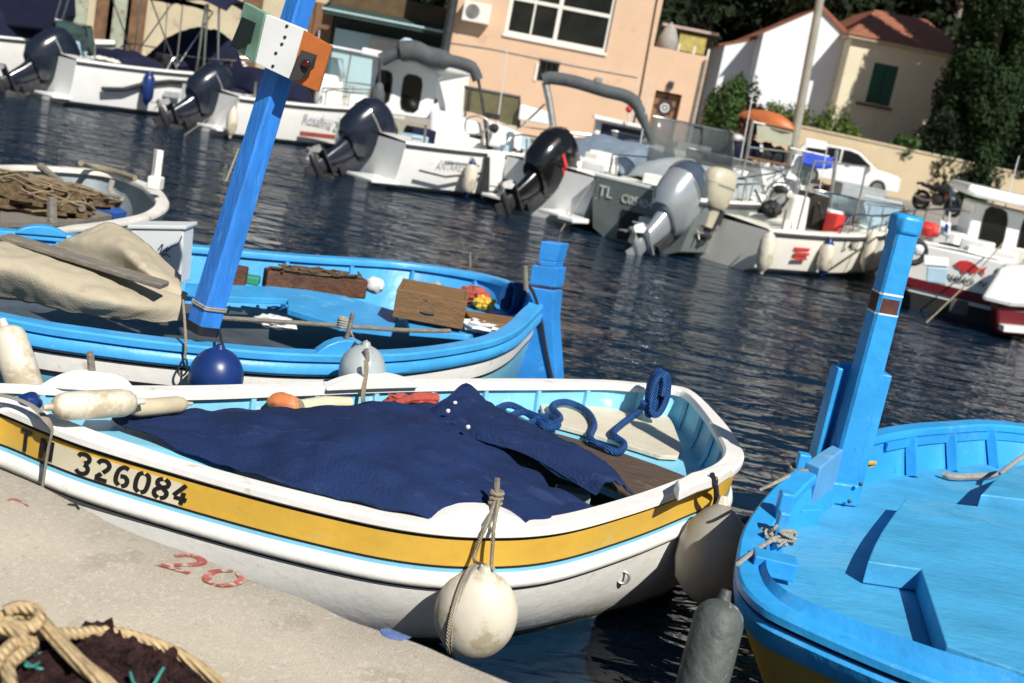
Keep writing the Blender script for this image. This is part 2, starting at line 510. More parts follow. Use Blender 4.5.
# ------------------------------------------------------------- hulls from a gunwale line
class Loop:
    def __init__(s, ctrl, e0, e1, n=200, c0=.2, c1=.8):
        raw = catm(ctrl, 20, True)
        L = [0]
        for i in range(len(raw)):
            L.append(L[-1] + (raw[(i + 1) % len(raw)] - raw[i]).length)
        s.p = []
        j = 0
        for k in range(n):
            d = L[-1] * k / n
            while L[j + 1] < d: j += 1
            t = (d - L[j]) / (L[j + 1] - L[j])
            s.p.append(raw[j].lerp(raw[(j + 1) % len(raw)], t))
        s.n = n
        s.len = L[-1]
        e0, e1 = V(e0), V(e1)
        s.a, s.b = e0.lerp(e1, c0), e0.lerp(e1, c1)
        ax = (s.b - s.a)
        ax.z = 0
        s.dir = []
        s.half = []
        for p in s.p:
            t = max(0, min(1, (p - s.a).dot(ax) / ax.length_squared))
            q = s.a.lerp(s.b, t)
            d = q - p
            d.z = 0
            s.half.append(d.length)
            s.dir.append(d.normalized())

    def pt(s, i, d=0., dz=0., frac=0., absz=None):
        i %= s.n
        p = s.p[i] + s.dir[i] * min(d + frac * s.half[i], s.half[i] * .97)
        p.z = p.z + dz if absz is None else absz
        return p

    def at(s, f, d=0., dz=0., frac=0., absz=None):
        i = int(math.floor(f))
        t = f - i
        return s.pt(i, d, dz, frac, absz).lerp(s.pt(i + 1, d, dz, frac, absz), t)

    def near(s, q):
        q = V(q)
        return min(range(s.n), key=lambda i: (s.p[i].xy - q.xy).length)

    def rail(s, prof, name, material, parent, rng=None, **k):
        idx = range(s.n) if rng is None else range(rng[0], rng[1] + 1)
        rings = [[s.pt(i, d, dz) for d, dz in prof] for i in idx]
        return MB().loft(rings, True, rng is None, True).build(name, material, parent, **k)

    def skin(s, levels, name, material, parent, solid=0., rng=None, **k):
        rings = []
        for lv in levels:
            rings.append([s.pt(i, *lv) for i in (range(s.n) if rng is None else range(rng[0], rng[1] + 1))])
        return MB().loft(rings, rng is None, False, False).build(name, material, parent, solid=solid, **k)

    def plate(s, d, absz, h, name, material, parent, frac=0., **k):
        poly = [s.pt(i, d, 0, frac, absz) for i in range(s.n)]
        return MB().prism(poly, h).build(name, material, parent, **k)
# ============================================================ SETTING: water and near quay
tag(MB().add([(-400, -60, 0), (400, -60, 0), (400, 400, 0), (-400, 400, 0)], [(0, 1, 2, 3)]).build('water', 'water', smooth=False), kind='structure')
QZ = .70
qe = [(-16, 9.6, QZ), (-6, 5.5, QZ)] + [W(x, y, QZ) for x, y in ((-60, 436), (0, 462), (50, 486), (100, 510), (150, 533), (200, 551), (250, 573), (300, 592), (350, 612), (400, 631), (435, 645), (480, 663), (530, 683))] + [(2.2, 2.25, QZ), (9, -.5, QZ)]
qe = [V(p) for p in qe]
mb = MB()
n = len(qe)
rows = []
prof = [(0, -1.6), (0, -.05), (.012, -.018), (.04, 0), (.3, .0), (1.2, 0), (9, 0)]
nrm = V((-.37, -.93, 0))
q2 = [a.lerp(b, k / 12) for a, b in zip(qe, qe[1:]) for k in range(12)] + [qe[-1]]
for d, dz in prof:
    rows.append([p + nrm * d + V((0, 0, dz)) + (V((noise.noise(p * 6), noise.noise(p * 5 + V((3, 3, 3))), 0)) * (.02 if d < .3 else 0)) for p in q2])
mb.loft(rows, False, False, False)
tag(mb.build('quay', 'concrete', ang=60), kind='structure')

def ribbon(mb, pts, wd, z=0, up=V((0, 0, 1)), th=.002):
    pts = [V(p) for p in pts]
    L, R = [], []
    for i, p in enumerate(pts):
        t = (pts[min(i + 1, len(pts) - 1)] - pts[max(i - 1, 0)]).normalized()
        s = t.cross(up).normalized()
        ww = wd[i] if isinstance(wd, (list, tuple)) else wd
        L.append(p + s * ww / 2)
        R.append(p - s * ww / 2)
    k = len(pts)
    mb.add(L + R, [(i, i + 1, k + i + 1, k + i) for i in range(k - 1)])
    return mb

mb = MB()
zq = QZ + .004
def numeral(strokes, x0, y0, wd):
    for st, w_ in strokes:
        pts = catm([V((u, v, 0)) for u, v in st], 6)
        L, R = [], []
        for k, p in enumerate(pts):
            t = (pts[min(k + 1, len(pts) - 1)] - pts[max(k - 1, 0)]).normalized()
            h = w_ * (.55 + .45 * sin(pi * (k + 1) / (len(pts) + 1)))
            for lst, sg in ((L, 1), (R, -1)):
                u, v = p.x - t.y * h * sg, p.y + t.x * h * sg
                lst.append(W(x0 + u * 43 + v * 20, y0 + u * 12 - v * 12.5, zq + .0012 * len(mb.v) / 100))
        kk = len(pts)
        mb.add(L + R, [(q, q + 1, kk + q + 1, kk + q) for q in range(kk - 1)])
numeral([([(0, .72), (.16, .98), (.42, 1.0), (.60, .78), (.48, .50), (.2, .22), (0, .04)], .10), ([(-.12, .0), (.25, .03), (.68, .0)], .10)], 161, 565, 1)
numeral([([(.30, 1.02), (.04, .78), (.0, .45), (.12, .10), (.32, -.02)], .10), ([(.38, 1.02), (.64, .76), (.66, .40), (.52, .08), (.38, -.02)], .10)], 200, 580, 1)
tag(mb.build('painted_berth_number', 'quayred'), 'faded red painted number 20 on the concrete quay', 'painted number')
tag(MB().prism([W(x, y, zq) for x, y in ((380, 629), (388, 628), (398, 632), (411, 637), (402, 640), (390, 638), (382, 634))], .003).build('paint_spot', 'quayblue'), 'small faded blue paint spot near the quay edge', 'paint mark')

# ============================================================ BOAT A: white and yellow
A = thing('fishing_boat', 'white wooden boat with yellow stripe and black number 326084 moored beside the quay', 'boat', W(400, 470, 0))
ctrlA = [W(*p) for p in ((0, 402, .72), (50, 422, .705), (100, 440, .69), (200, 470, .66), (300, 497, .64), (400, 519, .63), (480, 527, .63), (560, 523, .64), (640, 502, .67), (700, 480, .71), (728, 469, .73), (740, 456, .735),
         (735, 440, .73), (718, 417, .72), (694, 393, .71), (676, 386, .705), (640, 383, .70), (600, 380, .68), (500, 379, .66), (400, 380, .66), (300, 383, .66), (200, 386, .67), (100, 386, .69), (30, 384, .71), (-30, 383, .75), (-52, 386, .76), (-40, 392, .75))]
LA = Loop(ctrlA, W(-45, 387, .7), W(725, 430, .7), 240)
cap = [(-.022, -.010), (-.012, 0), (.070, 0), (.082, -.012), (.082, -.040), (0, -.046), (-.022, -.034)]
LA.rail(cap, 'gunwale', 'white', A)
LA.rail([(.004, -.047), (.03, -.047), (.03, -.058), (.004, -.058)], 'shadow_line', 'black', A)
LA.rail([(0, -.058), (.05, -.058), (.05, -.170), (.012, -.170)], 'sheer_band', 'yellow', A)
LA.rail([(.010, -.171), (.05, -.171), (.05, -.180), (.012, -.180)], 'painted_line', 'black', A)
LA.rail([(.008, -.181), (.05, -.181), (.05, -.194), (.008, -.194)], 'blue_line', 'sky_in', A)
LA.rail([(-.008, -.206), (.004, -.195), (.05, -.195), (.05, -.262), (.004, -.262), (-.010, -.252), (-.016, -.235)], 'rub_rail', 'white', A)
LA.rail([(.010, -.263), (.05, -.263), (.05, -.272), (.012, -.272)], 'lower_line', 'black', A)
LA.skin([(.015, -.26, 0), (.018, -.33, .012), (.02, 0, .045, .22), (.02, 0, .12, .10), (.02, 0, .22, .01), (.02, 0, .27, -.04), (.02, 0, .6, -.2), (0, 0, .9, -.3)], 'hull', 'white', A)
LA.skin([(.012, 0, .195, .035), (.012, 0, .215, .012), (.012, 0, .24, -.02)], 'weed_line', mat('green brown weed', (.06, .07, .03), .8, var=.5, vs=9, wear=[((.4, .4, .32), .25, 14)]), A)
LA.skin([(.052, -.03, 0), (.055, -.16, .02), (.06, -.34, .10)], 'inner_planking', 'sky_in', A)
mb = MB()
for i in range(0, LA.n, 9):
    b = MB()
    b.tube([LA.pt(i, .062, -.041), LA.pt(i, .066, -.17, .02), LA.pt(i, .075, -.33, .10)], .018, 4)
    b.build('rib', 'sky_in', A, smooth=False)
LA.plate(.06, .30, .03, 'floor', mat('shade dark floor boards', (.06, .05, .045), .8, var=.4, vs=5), A, frac=.08, smooth=False)  # boards coloured dark to give the shade under the tarpaulin
# stern deck, cream platform and brown hatch board
dk = [W(x, y, .50) for x, y in ((470, 395), (560, 391), (640, 391), (682, 401), (708, 430), (722, 455), (700, 476), (640, 500), (560, 470), (500, 425))]
MB().prism(dk, .04).build('stern_deck', 'sky_in', A, smooth=False, bevel=.004)
MB().prism([W(x, y, .535) for x, y in ((540, 402), (600, 401), (655, 405), (672, 420), (682, 447), (678, 456), (660, 455), (600, 436), (545, 421))], .025).build('platform', 'seat', A, smooth=False, bevel=.004)
MB().prism([W(x, y, .522) for x, y in ((478, 412), (522, 424), (600, 445), (655, 464), (694, 479), (640, 501), (600, 480), (520, 445))], .018).build('hatch_board', 'brownwood', A, smooth=False, bevel=.004)
MB().prism([W(x, y, .765) for x, y in ((676, 480), (690, 472), (728, 462), (734, 466), (720, 475), (700, 481), (680, 490))], .06).build('quarter_block', 'white', A, bevel=.012)

def pad(loop, px, mt, parent, name='oar_block', h=.055, ln=.21, d=.02, wdt=.09):
    i = loop.near(px)
    step = loop.len / loop.n
    k = int(ln / step)
    rings = []
    for j in range(-k, k + 1):
        t = 1 - (abs(j) / k) ** 2.2
        zz = .002 + h * t
        rings.append([loop.pt(i + j, d, -.012), loop.pt(i + j, d, zz), loop.pt(i + j, d + wdt, zz), loop.pt(i + j, d + wdt, -.012)])
    return MB().loft(rings).build(name, mt, parent, bevel=.006)

def pin(base, tip, r, mt, parent, name='thole_pin'):
    return MB().tube([base, V(base).lerp(V(tip), .5), tip], [r, r, r * .9], 8).build(name, mt, parent)

iN = W(475, 520, .63)
pad(LA, iN, 'white', A)
p0 = LA.pt(LA.near(iN) + 2, .06, .0)
pin(p0, WY(497, 478, p0.y + .03), .014, 'greywood', A)
iF = W(365, 380, .66)
pad(LA, iF, 'white', A, ln=.32)
p1 = LA.pt(LA.near(iF), .05, 0)
pin(p1, WY(366, 349, p1.y), .014, 'greywood', A)
iL = W(85, 388, .69)
pad(LA, iL, 'white', A, h=.075)
p2 = LA.pt(LA.near(iL), .05, 0)
pin(p2, WY(90, 352, p2.y), .018, 'greywood', A)
# side deck strip by the bow
poly = [LA.pt(i, .08, -.03) for i in range(LA.near(W(70, 428, .69)), LA.near(W(255, 486, .65)))]
i0 = poly[0]
poly2 = [W(x, y, .63) for x, y in ((230, 462), (180, 432), (120, 417), (90, 412))]
MB().prism(poly + poly2, .02).build('side_deck', 'sky_in', A, smooth=False)

# registration number, stencilled on the band
STEN = {
 'T': [[(0, 1), (.6, 1)], [(.3, .9), (.3, 0)]],
 'N': [[(.05, 0), (.05, 1)], [(.1, .95), (.5, .05)], [(.55, 1), (.55, 0)]],
 '3': [[(.05, .82), (.15, .96), (.4, .98), (.55, .85), (.52, .66), (.36, .56)], [(.36, .50), (.54, .4), (.56, .2), (.42, .04), (.2, .02), (.04, .14)]],
 '2': [[(.05, .78), (.16, .95), (.38, .98), (.54, .84), (.52, .64), (.34, .40)], [(.28, .33), (.08, .1)], [(.03, .03), (.58, .03)]],
 '6': [[(.5, .92), (.3, .97), (.12, .8), (.05, .5), (.08, .2), (.24, .04)], [(.36, .03), (.52, .14), (.55, .36), (.42, .52), (.22, .5)]],
 '0': [[(.26, .98), (.1, .85), (.05, .5), (.1, .15), (.26, .02)], [(.36, .98), (.52, .85), (.57, .5), (.52, .15), (.36, .02)]],
 '8': [[(.26, .98), (.09, .86), (.1, .66), (.26, .55), (.06, .36), (.08, .14), (.26, .02)], [(.36, .98), (.53, .86), (.52, .66), (.36, .55), (.56, .36), (.54, .14), (.36, .02)]],
 '4': [[(.42, .98), (.03, .36)], [(.06, .27), (.34, .27)], [(.46, .27), (.62, .27)], [(.42, .6), (.42, 0)]],
}
def bandpt(f, v, off=.006):
    dz = -.158 + v * .086
    d = (-.058 - dz) / .112 * .012
    return LA.at(f, d - off, dz, 0)
step = LA.len / LA.n
def hull_text(chars, name):
    o = MB()
    for ch, px, h in chars:
        f0 = LA.near(W(*px)) - .5
        q = W(*px)
        i = LA.near(q)
        a, b = LA.p[i], LA.p[(i + 1) % LA.n]
        f0 = i + (q - a).dot(b - a) / (b - a).length_squared
        for st in STEN[ch]:
            pts = catm([V((u, v, 0)) for u, v in st], 5) if len(st) > 2 else [V((*st[0], 0)).lerp(V((*st[1], 0)), t / 4) for t in range(5)]
            L, R = [], []
            for k, p in enumerate(pts):
                t = (pts[min(k + 1, len(pts) - 1)] - pts[max(k - 1, 0)]).normalized()
                nn = V((-t.y, t.x, 0)) * .10
                for lst, sg in ((L, 1), (R, -1)):
                    u, v = p.x + nn.x * sg, p.y + nn.y * sg
                    lst.append(bandpt(f0 + (u - .3 + .12 * v) * h / step, v))
            kk = len(pts)
            o.add(L + R, [(j, j + 1, kk + j + 1, kk + j) for j in range(kk - 1)])
    return o.build(name, 'black', A)
g = lambda x: (x, 402 + (x) * .345, .70)
for pfx, nm in (((('T', 34, 416), ('N', 54, 423)), 'registration_letters'), ((('3', 87, 435), ('2', 105, 441), ('6', 123, 447), ('0', 141, 453), ('8', 159, 459), ('4', 178, 464)), 'registration_number')):
    hull_text([(c, (x, y, .69), .092) for c, x, y in pfx], nm)
i0, i1 = LA.near(W(48, 421, .7)), LA.near(W(192, 468, .67))
MB().loft([[LA.pt(i, .0012 - .003, -.072), LA.pt(i, .0117 - .003, -.167)] for i in range(i0, i1)], False, False, False).build('number_patch', mat('pale patch paint', (.76, .70, .52), .45, var=.08, vs=6, wear=[((.66, .48, .14), .2, 7)]), A)
ri = LA.near(W(640, 500, .67))
rc = LA.pt(ri, .008, 0, .035, .30)
MB().tube([rc + V((cos(t) * .028, -.012, sin(t) * .028)) for t in [k * 2 * pi / 14 for k in range(14)]], .007, 6, closed=True).build('ring_bolt', 'dullmetal', A)

# tarpaulin
T = thing('tarpaulin', 'navy blue tarpaulin draped over the white and yellow boat', 'tarpaulin', W(350, 450, .6))
rows = [[(118, 427, .672), (113, 421, .675), (112, 417, .675), (115, 413, .67)],
        [(200, 456, .668), (195, 432, .70), (190, 419, .71), (190, 411, .68)],
        [(300, 487, .655), (295, 448, .735), (290, 421, .75), (285, 409, .69)],
        [(400, 511, .645), (385, 464, .755), (375, 424, .765), (370, 404, .71)],
        [(490, 522, .64), (455, 478, .725), (440, 432, .735), (428, 403, .72)],
        [(572, 521, .62), (530, 490, .66), (492, 446, .68), (450, 406, .69)],
        [(632, 508, .585), (578, 503, .60), (514, 460, .62), (466, 411, .65)]]
MB().sheet([[W(*p) for p in r] for r in rows], 16, 16, .012, 1.9, 1., wr2=.040).build('main_sheet', 'navy', T, solid=.006, ang=80)
rows = [[(424, 411, .715), (448, 398, .775), (466, 384, .83), (482, 398, .76), (494, 411, .66)],
        [(440, 420, .72), (462, 416, .755), (486, 412, .76), (505, 414, .71), (520, 420, .60)],
        [(478, 440, .70), (505, 434, .745), (532, 432, .73), (552, 436, .67), (566, 443, .57)],
        [(528, 456, .69), (556, 448, .735), (580, 450, .71), (598, 458, .64), (608, 466, .56)],
        [(596, 496, .62), (606, 484, .68), (616, 482, .68), (628, 490, .63), (638, 503, .565)]]
MB().sheet([[W(*p) for p in r] for r in rows], 9, 9, .008, 6, 5., wr2=.024).build('folded_flap', 'navy', T, solid=.006, ang=80)
ed_ = [W(*p) for p in ((424, 411, .718), (448, 398, .778), (466, 384, .833), (482, 398, .763), (494, 411, .663))]
MB().tube(catm(ed_, 6), .006, 5).build('hem', 'navy', T)
for cpts in ([(r[0][0], r[0][1] - 1, r[0][2] + .004) for r in rows],):
    MB().tube(catm([W(*p) for p in cpts], 8), .006, 5).build('hem', 'navy', T)
for x, y in ((473, 394), (478, 400), (455, 403), (468, 427), (448, 411)):
    c = W(x, y, .775)
    MB().blob(c, (.011, .011, .011), n=6).build('eyelet', 'whitebox', T)
tag(MB().box(W(572, 497, .52), (.16, .1, .07), rotm('Z', .5, (0, 0, 0)) if False else None).build('tin_box', mat('green grey tin', (.30, .38, .33), .5), bevel=.006), 'small green grey tin half under the navy tarpaulin', 'tin')

# blue rope
br = thing('mooring_rope', 'thick blue rope coiled over the far stern corner of the white boat', 'rope', W(655, 400, .5))
pts = [(505, 420, .545), (522, 412, .55), (540, 418, .555), (552, 424, .55), (560, 418, .56), (552, 407, .57), (565, 402, .57), (585, 410, .56), (594, 424, .555), (590, 438, .555), (602, 446, .55), (618, 452, .545), (624, 444, .55), (613, 434, .56), (622, 424, .57), (638, 412, .59), (645, 402, .66)]
MB().tube(catm([W(*p) for p in pts], 8), .020, 8).build('loose_end', 'ropeblue', br)
pts = [(495, 410, .54), (510, 405, .55), (530, 415, .545), (545, 427, .545), (558, 425, .55), (548, 416, .55), (528, 424, .54)]
MB().tube(catm([W(*p) for p in pts], 8), .020, 8).build('loose_end', 'ropeblue', br)
cc = W(655, 395, .70)
pts = []
tl = [(0, 0, .045, .125), (.02, .25, .05, .12), (-.02, -.2, .04, .135), (.03, .1, .035, .11), (-.01, .4, .055, .13), (.012, -.35, .042, .10)]
for k in range(6 * 14):
    a = k / 14 * 2 * pi
    u0_, u1_ = tl[k // 14], tl[min(5, k // 14 + 1)]
    f = (k % 14) / 14
    ox, tw, rx, rz_ = [p * (1 - f) + q * f for p, q in zip(u0_, u1_)]
    x = rx * cos(a)
    pts.append(cc + V((ox * 1.3 + x * cos(tw) * .8, x * sin(tw) + (k / 84 - .5) * .10, .015 + rz_ * sin(a))))
MB().tube(catm(pts, 3), .021, 7).build('coil', 'ropeblue', br)
# fenders and bits of boat A
def ball(name, label, c, r, mt, top, rope_from, rope_mat, group=None, flat=(1, 1, 1.12), seam=True):
    t = thing(name, label, 'fender', c, 0, group)
    c = V(c)
    b = MB().blob(c, (r * flat[0], r * flat[1], r * flat[2]), amp=.015, n=18)
    b.build('float_body', mt, t)
    if seam:
        MB().tube([c + V((cos(a) * r * .80 - .35 * r, sin(a) * r * .3 - .35 * r * 0 , sin(a) * r * .86)) + V((0, -cos(a) * .0, 0)) for a in [k * 2 * pi / 30 for k in range(30)]], .006, 6, closed=True).build('seam_cord', rope_mat, t) if seam == 2 else None
    MB().tube([c + V((0, 0, r * flat[2] * .93)), c + V((0, 0, r * flat[2] + .018))], [.03, .018], 10).build('neck', mt, t)
    MB().tube(catm([c + V((0, 0, r * flat[2] + .02))] + [V(q) for q in rope_from], 6), .008, 6).build('lanyard', rope_mat, t)
    return t
fc = WY(476, 614, 4.13)
pn = p0.lerp(WY(497, 478, p0.y + .03), .55)
edge = LA.pt(LA.near(W(478, 527, .63)), -.03, -.02)
FA = ball('ball_fender', 'large dirty white ball fender hanging between the white boat and the quay', fc, .155, 'fender', None, [edge + V((-.02, -.012, -.1)), edge + V((-.01, -.012, .0)), edge + V((.0, .0, .035)), pn], 'rope', seam=False, flat=(1., .72, 1.13))
mb = MB()
rg = []
for k in range(40):
    a = k * 2 * pi / 40
    rg.append(fc + Matrix.Rotation(radians(-20), 3, 'Z') @ V((-.052, cos(a) * .155 * .72 * 1.06, sin(a) * .174)))
mb.tube(rg, .008, 6, closed=True).build('seam_cord', 'rope', FA)
MB().tube([q + V((.016, 0, 0)) for q in rg], .006, 6, closed=True).build('seam_cord', 'ropewhite', FA)
MB().tube(catm([fc + V((.03, 0, .19)), edge + V((.05, -.014, -.12)), edge + V((.035, -.014, .0)), edge + V((.03, .0, .04)), pn + V((.01, 0, .01))], 6), .008, 6).build('lanyard', 'rope', FA)
for k in range(3):
    MB().tube([pn + V((cos(a) * .022, sin(a) * .022, -.02 + k * .02)) for a in [j * 2 * pi / 12 for j in range(12)]], .009, 6, closed=True).build('lashing', 'rope', FA)

def cyl_fender(label, a, b, r, mt, group=None, capmat=None, name='cylinder_fender'):
    a, b = V(a), V(b)
    t = thing(name, label, 'fender', a.lerp(b, .5), 0, group)
    n_ = [(0, .25), (.03, .6), (.08, .86), (.16, 1), (.5, 1.02), (.84, 1), (.92, .86), (.97, .6), (1, .25)]
    MB().tube([a.lerp(b, u) for u, _ in n_], [r * k for _, k in n_], 16).build('float_body', mt, t)
    d = (b - a).normalized()
    for q, s in ((a, -1), (b, 1)):
        MB().tube([q - d * s * .01, q + d * s * .035], [r * .28, r * .2], 10).build('end_eye', capmat or mt, t)
    return t
cyl_fender('long white cylinder fender lying on the bow of the white and yellow boat', W(52, 407, .79), W(136, 402, .79), .055, 'fender')
cyl_fender('shorter yellowed fender tucked behind the long one on the bow', W(130, 409, .74), W(186, 404, .72), .036, mat('yellowed vinyl', (.52, .45, .31), .5, var=.15))
tag(MB().blob(W(30, 402, .72), (.045, .045, .04), 3, .2).build('ball_float', 'fenderblue'), 'small dark blue float in the bow of the white and yellow boat', 'float')
tag(MB().blob(W(285, 404, .62), (.085, .055, .05), 5, .2).build('net_float', 'brass'), 'terracotta coloured float lying under the far gunwale of the white boat', 'float')
tag(MB().tube([W(300, 407, .63), W(325, 404, .63), W(350, 404, .63)], [.035, .04, .035], 10).build('rolled_mat', mat('cream roll', (.62, .55, .38), .7)), 'cream roll lying beside the terracotta float', 'roll')
t = thing('oilskin', 'crumpled red oilskin beside the navy tarpaulin in the white boat', 'clothing', W(415, 404, .6))
MB().blob(W(412, 405, .63), (.13, .07, .05), 8, .45, 3).build('bundle', 'cloth_red', t)
MB().tube(catm([W(395, 404, .66), W(415, 398, .68), W(436, 398, .67)], 5), [.02] * 5 + [.028] * 6, 8).build('sleeve', 'cloth_red', t)
tag(MB().tube(catm([W(366, 360, .80), W(366, 372, .74), W(364, 386, .67), W(363, 400, .60), W(366, 408, .55)], 6), .012, 7).build('hanging_rope', 'rope'), 'pale rope hanging from the far pin of the white boat', 'rope')
tag(MB().tube(catm([W(-20, 392, .79), W(10, 397, .765), W(32, 406, .755), W(46, 419, .735), LA.pt(LA.near(W(56, 424, .7)), -.035, -.01), LA.pt(LA.near(W(59, 425, .7)), -.045, -.09), LA.pt(LA.near(W(63, 426, .7)), -.055, -.25)], 8), .022, 6, flat=.25).build('mooring_strap', 'strap'), 'flat grey strap hanging over the bow of the white boat beside its number', 'strap')
tag(MB().tube(catm([W(712, 474, .78), W(716, 490, .7), W(715, 505, .6), W(708, 515, .55)], 6), .012, 7).build('stern_lashing', 'ropedark'), 'dark rope lashed round the near stern corner of the white boat', 'rope')

# ============================================================ BOAT B: blue, behind
B = thing('fishing_boat', 'azure blue wooden boat with wooden crate and tall leaning post', 'boat', W(250, 330, 0))
ctrlB = [W(*p) for p in ((0, 316, .70), (100, 333, .70), (200, 345, .70), (300, 353, .70), (400, 353, .71), (480, 342, .74), (515, 329, .77), (534, 312, .80), (541, 303, .82), (536, 294, .81), (518, 284, .77), (480, 273, .74), (400, 261, .71), (300, 254, .70), (200, 245, .70), (100, 236, .70), (0, 228, .70), (-80, 228, .71))] + [V((-4.35, 6.9, .74)), V((-4.3, 6.2, .75)), V((-3.7, 5.75, .73))]
LB = Loop(ctrlB, V((-4.45, 6.5, .7)), W(541, 303, .8), 240)
LB.rail([(-.02, -.010), (-.010, 0), (.085, 0), (.095, -.012), (.095, -.045), (0, -.050), (-.02, -.04)], 'gunwale', 'blueB', B)
LB.rail([(-.028, -.075), (-.012, -.055), (.04, -.052), (.04, -.125), (-.012, -.125), (-.028, -.108)], 'rub_rail', 'blueB', B)
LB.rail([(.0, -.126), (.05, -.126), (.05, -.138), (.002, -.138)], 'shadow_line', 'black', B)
LB.skin([(.008, -.13, 0), (.010, -.2, .004), (.012, -.235, .008)], 'white_band', 'white', B)
LB.rail([(.016, -.233), (.1, -.233), (.1, -.245), (.018, -.245)], 'painted_line', 'black', B)
LB.skin([(.013, -.23, .008), (.02, 0, .05, .25), (.02, 0, .17, .12), (.02, 0, .30, 0), (.02, 0, .6, -.2), (0, 0, .9, -.3)], 'hull', 'sky_in', B)
LB.skin([(.06, -.04, 0), (.065, -.16, .03), (.07, -.42, .1)], 'inner_planking', 'blueB', B)
for i in range(0, LB.n, 10):
    MB().tube([LB.pt(i, .075, -.05), LB.pt(i, .08, -.2, .03), LB.pt(i, .085, -.40, .1)], .02, 4).build('rib', 'blueB', B, smooth=False)
LB.plate(.07, .30, .03, 'floor', mat('dark bilge boards', (.05, .06, .07), .8, var=.4), B, frac=.1, smooth=False)
MB().prism([W(x, y, .58) for x, y in ((186, 283), (290, 287), (345, 296), (400, 312), (392, 331), (340, 325), (288, 309), (288, 299), (184, 295))], .04).build('side_deck', 'blueB', B, smooth=False, bevel=.005)
MB().prism([W(x, y, .60) for x, y in ((400, 290), (470, 295), (520, 312), (508, 326), (470, 335), (410, 330))], .04).build('fore_deck', 'blueB', B, smooth=False, bevel=.005)
pad(LB, W(345, 353, .7), 'blueB', B, h=.07, ln=.22)
pad(LB, W(40, 228, .7), 'blueB', B, h=.05, ln=.2)
# stem of B
yS = W(541, 303, .82).y - .03
mb = MB()
for pl in (((541, 241), (561, 244), (556, 262), (538, 260)), ((538, 260), (556, 262), (554, 268), (540, 266)),
           ((532, 265), (558, 268), (555, 288), (529, 284)), ((529.5, 287), (554.5, 291), (552, 320), (556, 380), (552, 402), (505, 400), (514, 360), (524, 330), (527, 310))):
    mb.extr([WY(x, y, yS) for x, y in pl], (.06, .12, 0))
mb.build('stem_post', mat('deeper azure stem paint', (.025, .22, .60), .42, var=.16, vs=4, bump=.2, bs=16, wear=[((.1, .36, .64), .15, 5), ((.05, .08, .12), .04, 18)]), B, smooth=False, bevel=.006)
MB().extr([WY(x, y, yS - .012) for x, y in ((516, 368), (528, 330), (530, 332), (518, 376))], (.0, .01, 0)).build('stem_line', 'black', B, smooth=False)
MB().tube(catm([WY(525, 283, yS - .03), WY(533, 292, yS - .04), WY(540, 315, yS - .03), WY(546, 350, yS - .02), WY(552, 378, yS - .02)], 6), .012, 6).build('stem_cable', 'ropedark', B)
pin(WY(526, 290, yS - .25), WY(525, 266, yS - .25), .018, 'greywood', B, 'belaying_pin')
pin(W(470, 268, .74), WY(470, 252, W(470, 268, .74).y), .010, 'greywood', B)
pin(W(345, 345, .74), WY(353, 313, W(345, 345, .74).y), .013, 'greywood', B)
mb = MB()
c = W(344, 323, .82)
for k in range(4):
    mb.tube([c + V((cos(a) * .03, sin(a) * .03, -.02 + k * .014)) for a in [j * 2 * pi / 12 for j in range(12)]], .010, 6, closed=True)
mb.build('pin_lashing', 'ropewhite', B)

# leaning post with lantern box
yP = 5.98
pb = WY(203, 327, yP)
def yq(y): return yP + (327 - y) / 327 * .10
LP = thing('lantern_post', 'tall leaning blue timber post lashed to the gunwale of the azure boat', 'post', pb)
ax0, ax1 = WY(203, 327, yP), WY(305, -14, yq(-14))
u = (ax1 - ax0).normalized()
side = u.cross(V((0, -1, 0))).normalized()
fr = side.cross(u).normalized()
Rz = Matrix.Rotation(radians(-38), 3, u)
s1, f1 = Rz @ side, Rz @ fr
def sq(c, wd, ch=.18):
    h = wd / 2
    q = h * (1 - ch)
    return [c + s1 * a + f1 * b for a, b in ((h, -q), (h, q), (q, h), (-q, h), (-h, q), (-h, -q), (-q, -h), (q, -h))]
MB().loft([sq(ax0.lerp(ax1, t), .128 - .022 * t) for t in [k / 14 for k in range(15)]]).build('timber', 'bluepost', LP, smooth=False)
MB().loft([sq(ax0 - u * .03, .132), sq(ax0 + u * .018, .132)]).build('tarred_foot', 'black', LP, smooth=False)
mb = MB()
for t in (.062, .068):
    r_ = sq(ax0.lerp(ax1, t), .136)
    mb.tube(r_, .006, 6, closed=True)
mb.build('lashing', 'ropewhite', LP)
mb = MB()
for (x, y, yy) in ((171, 205, 0),):
    pass
MB().tube([ax0.lerp(ax1, .42) - s1 * .02 - f1 * 0 + side * -.085, ax0.lerp(ax1, .52) + side * -.082], .006, 6).build('halyard', 'ropewhite', LP)
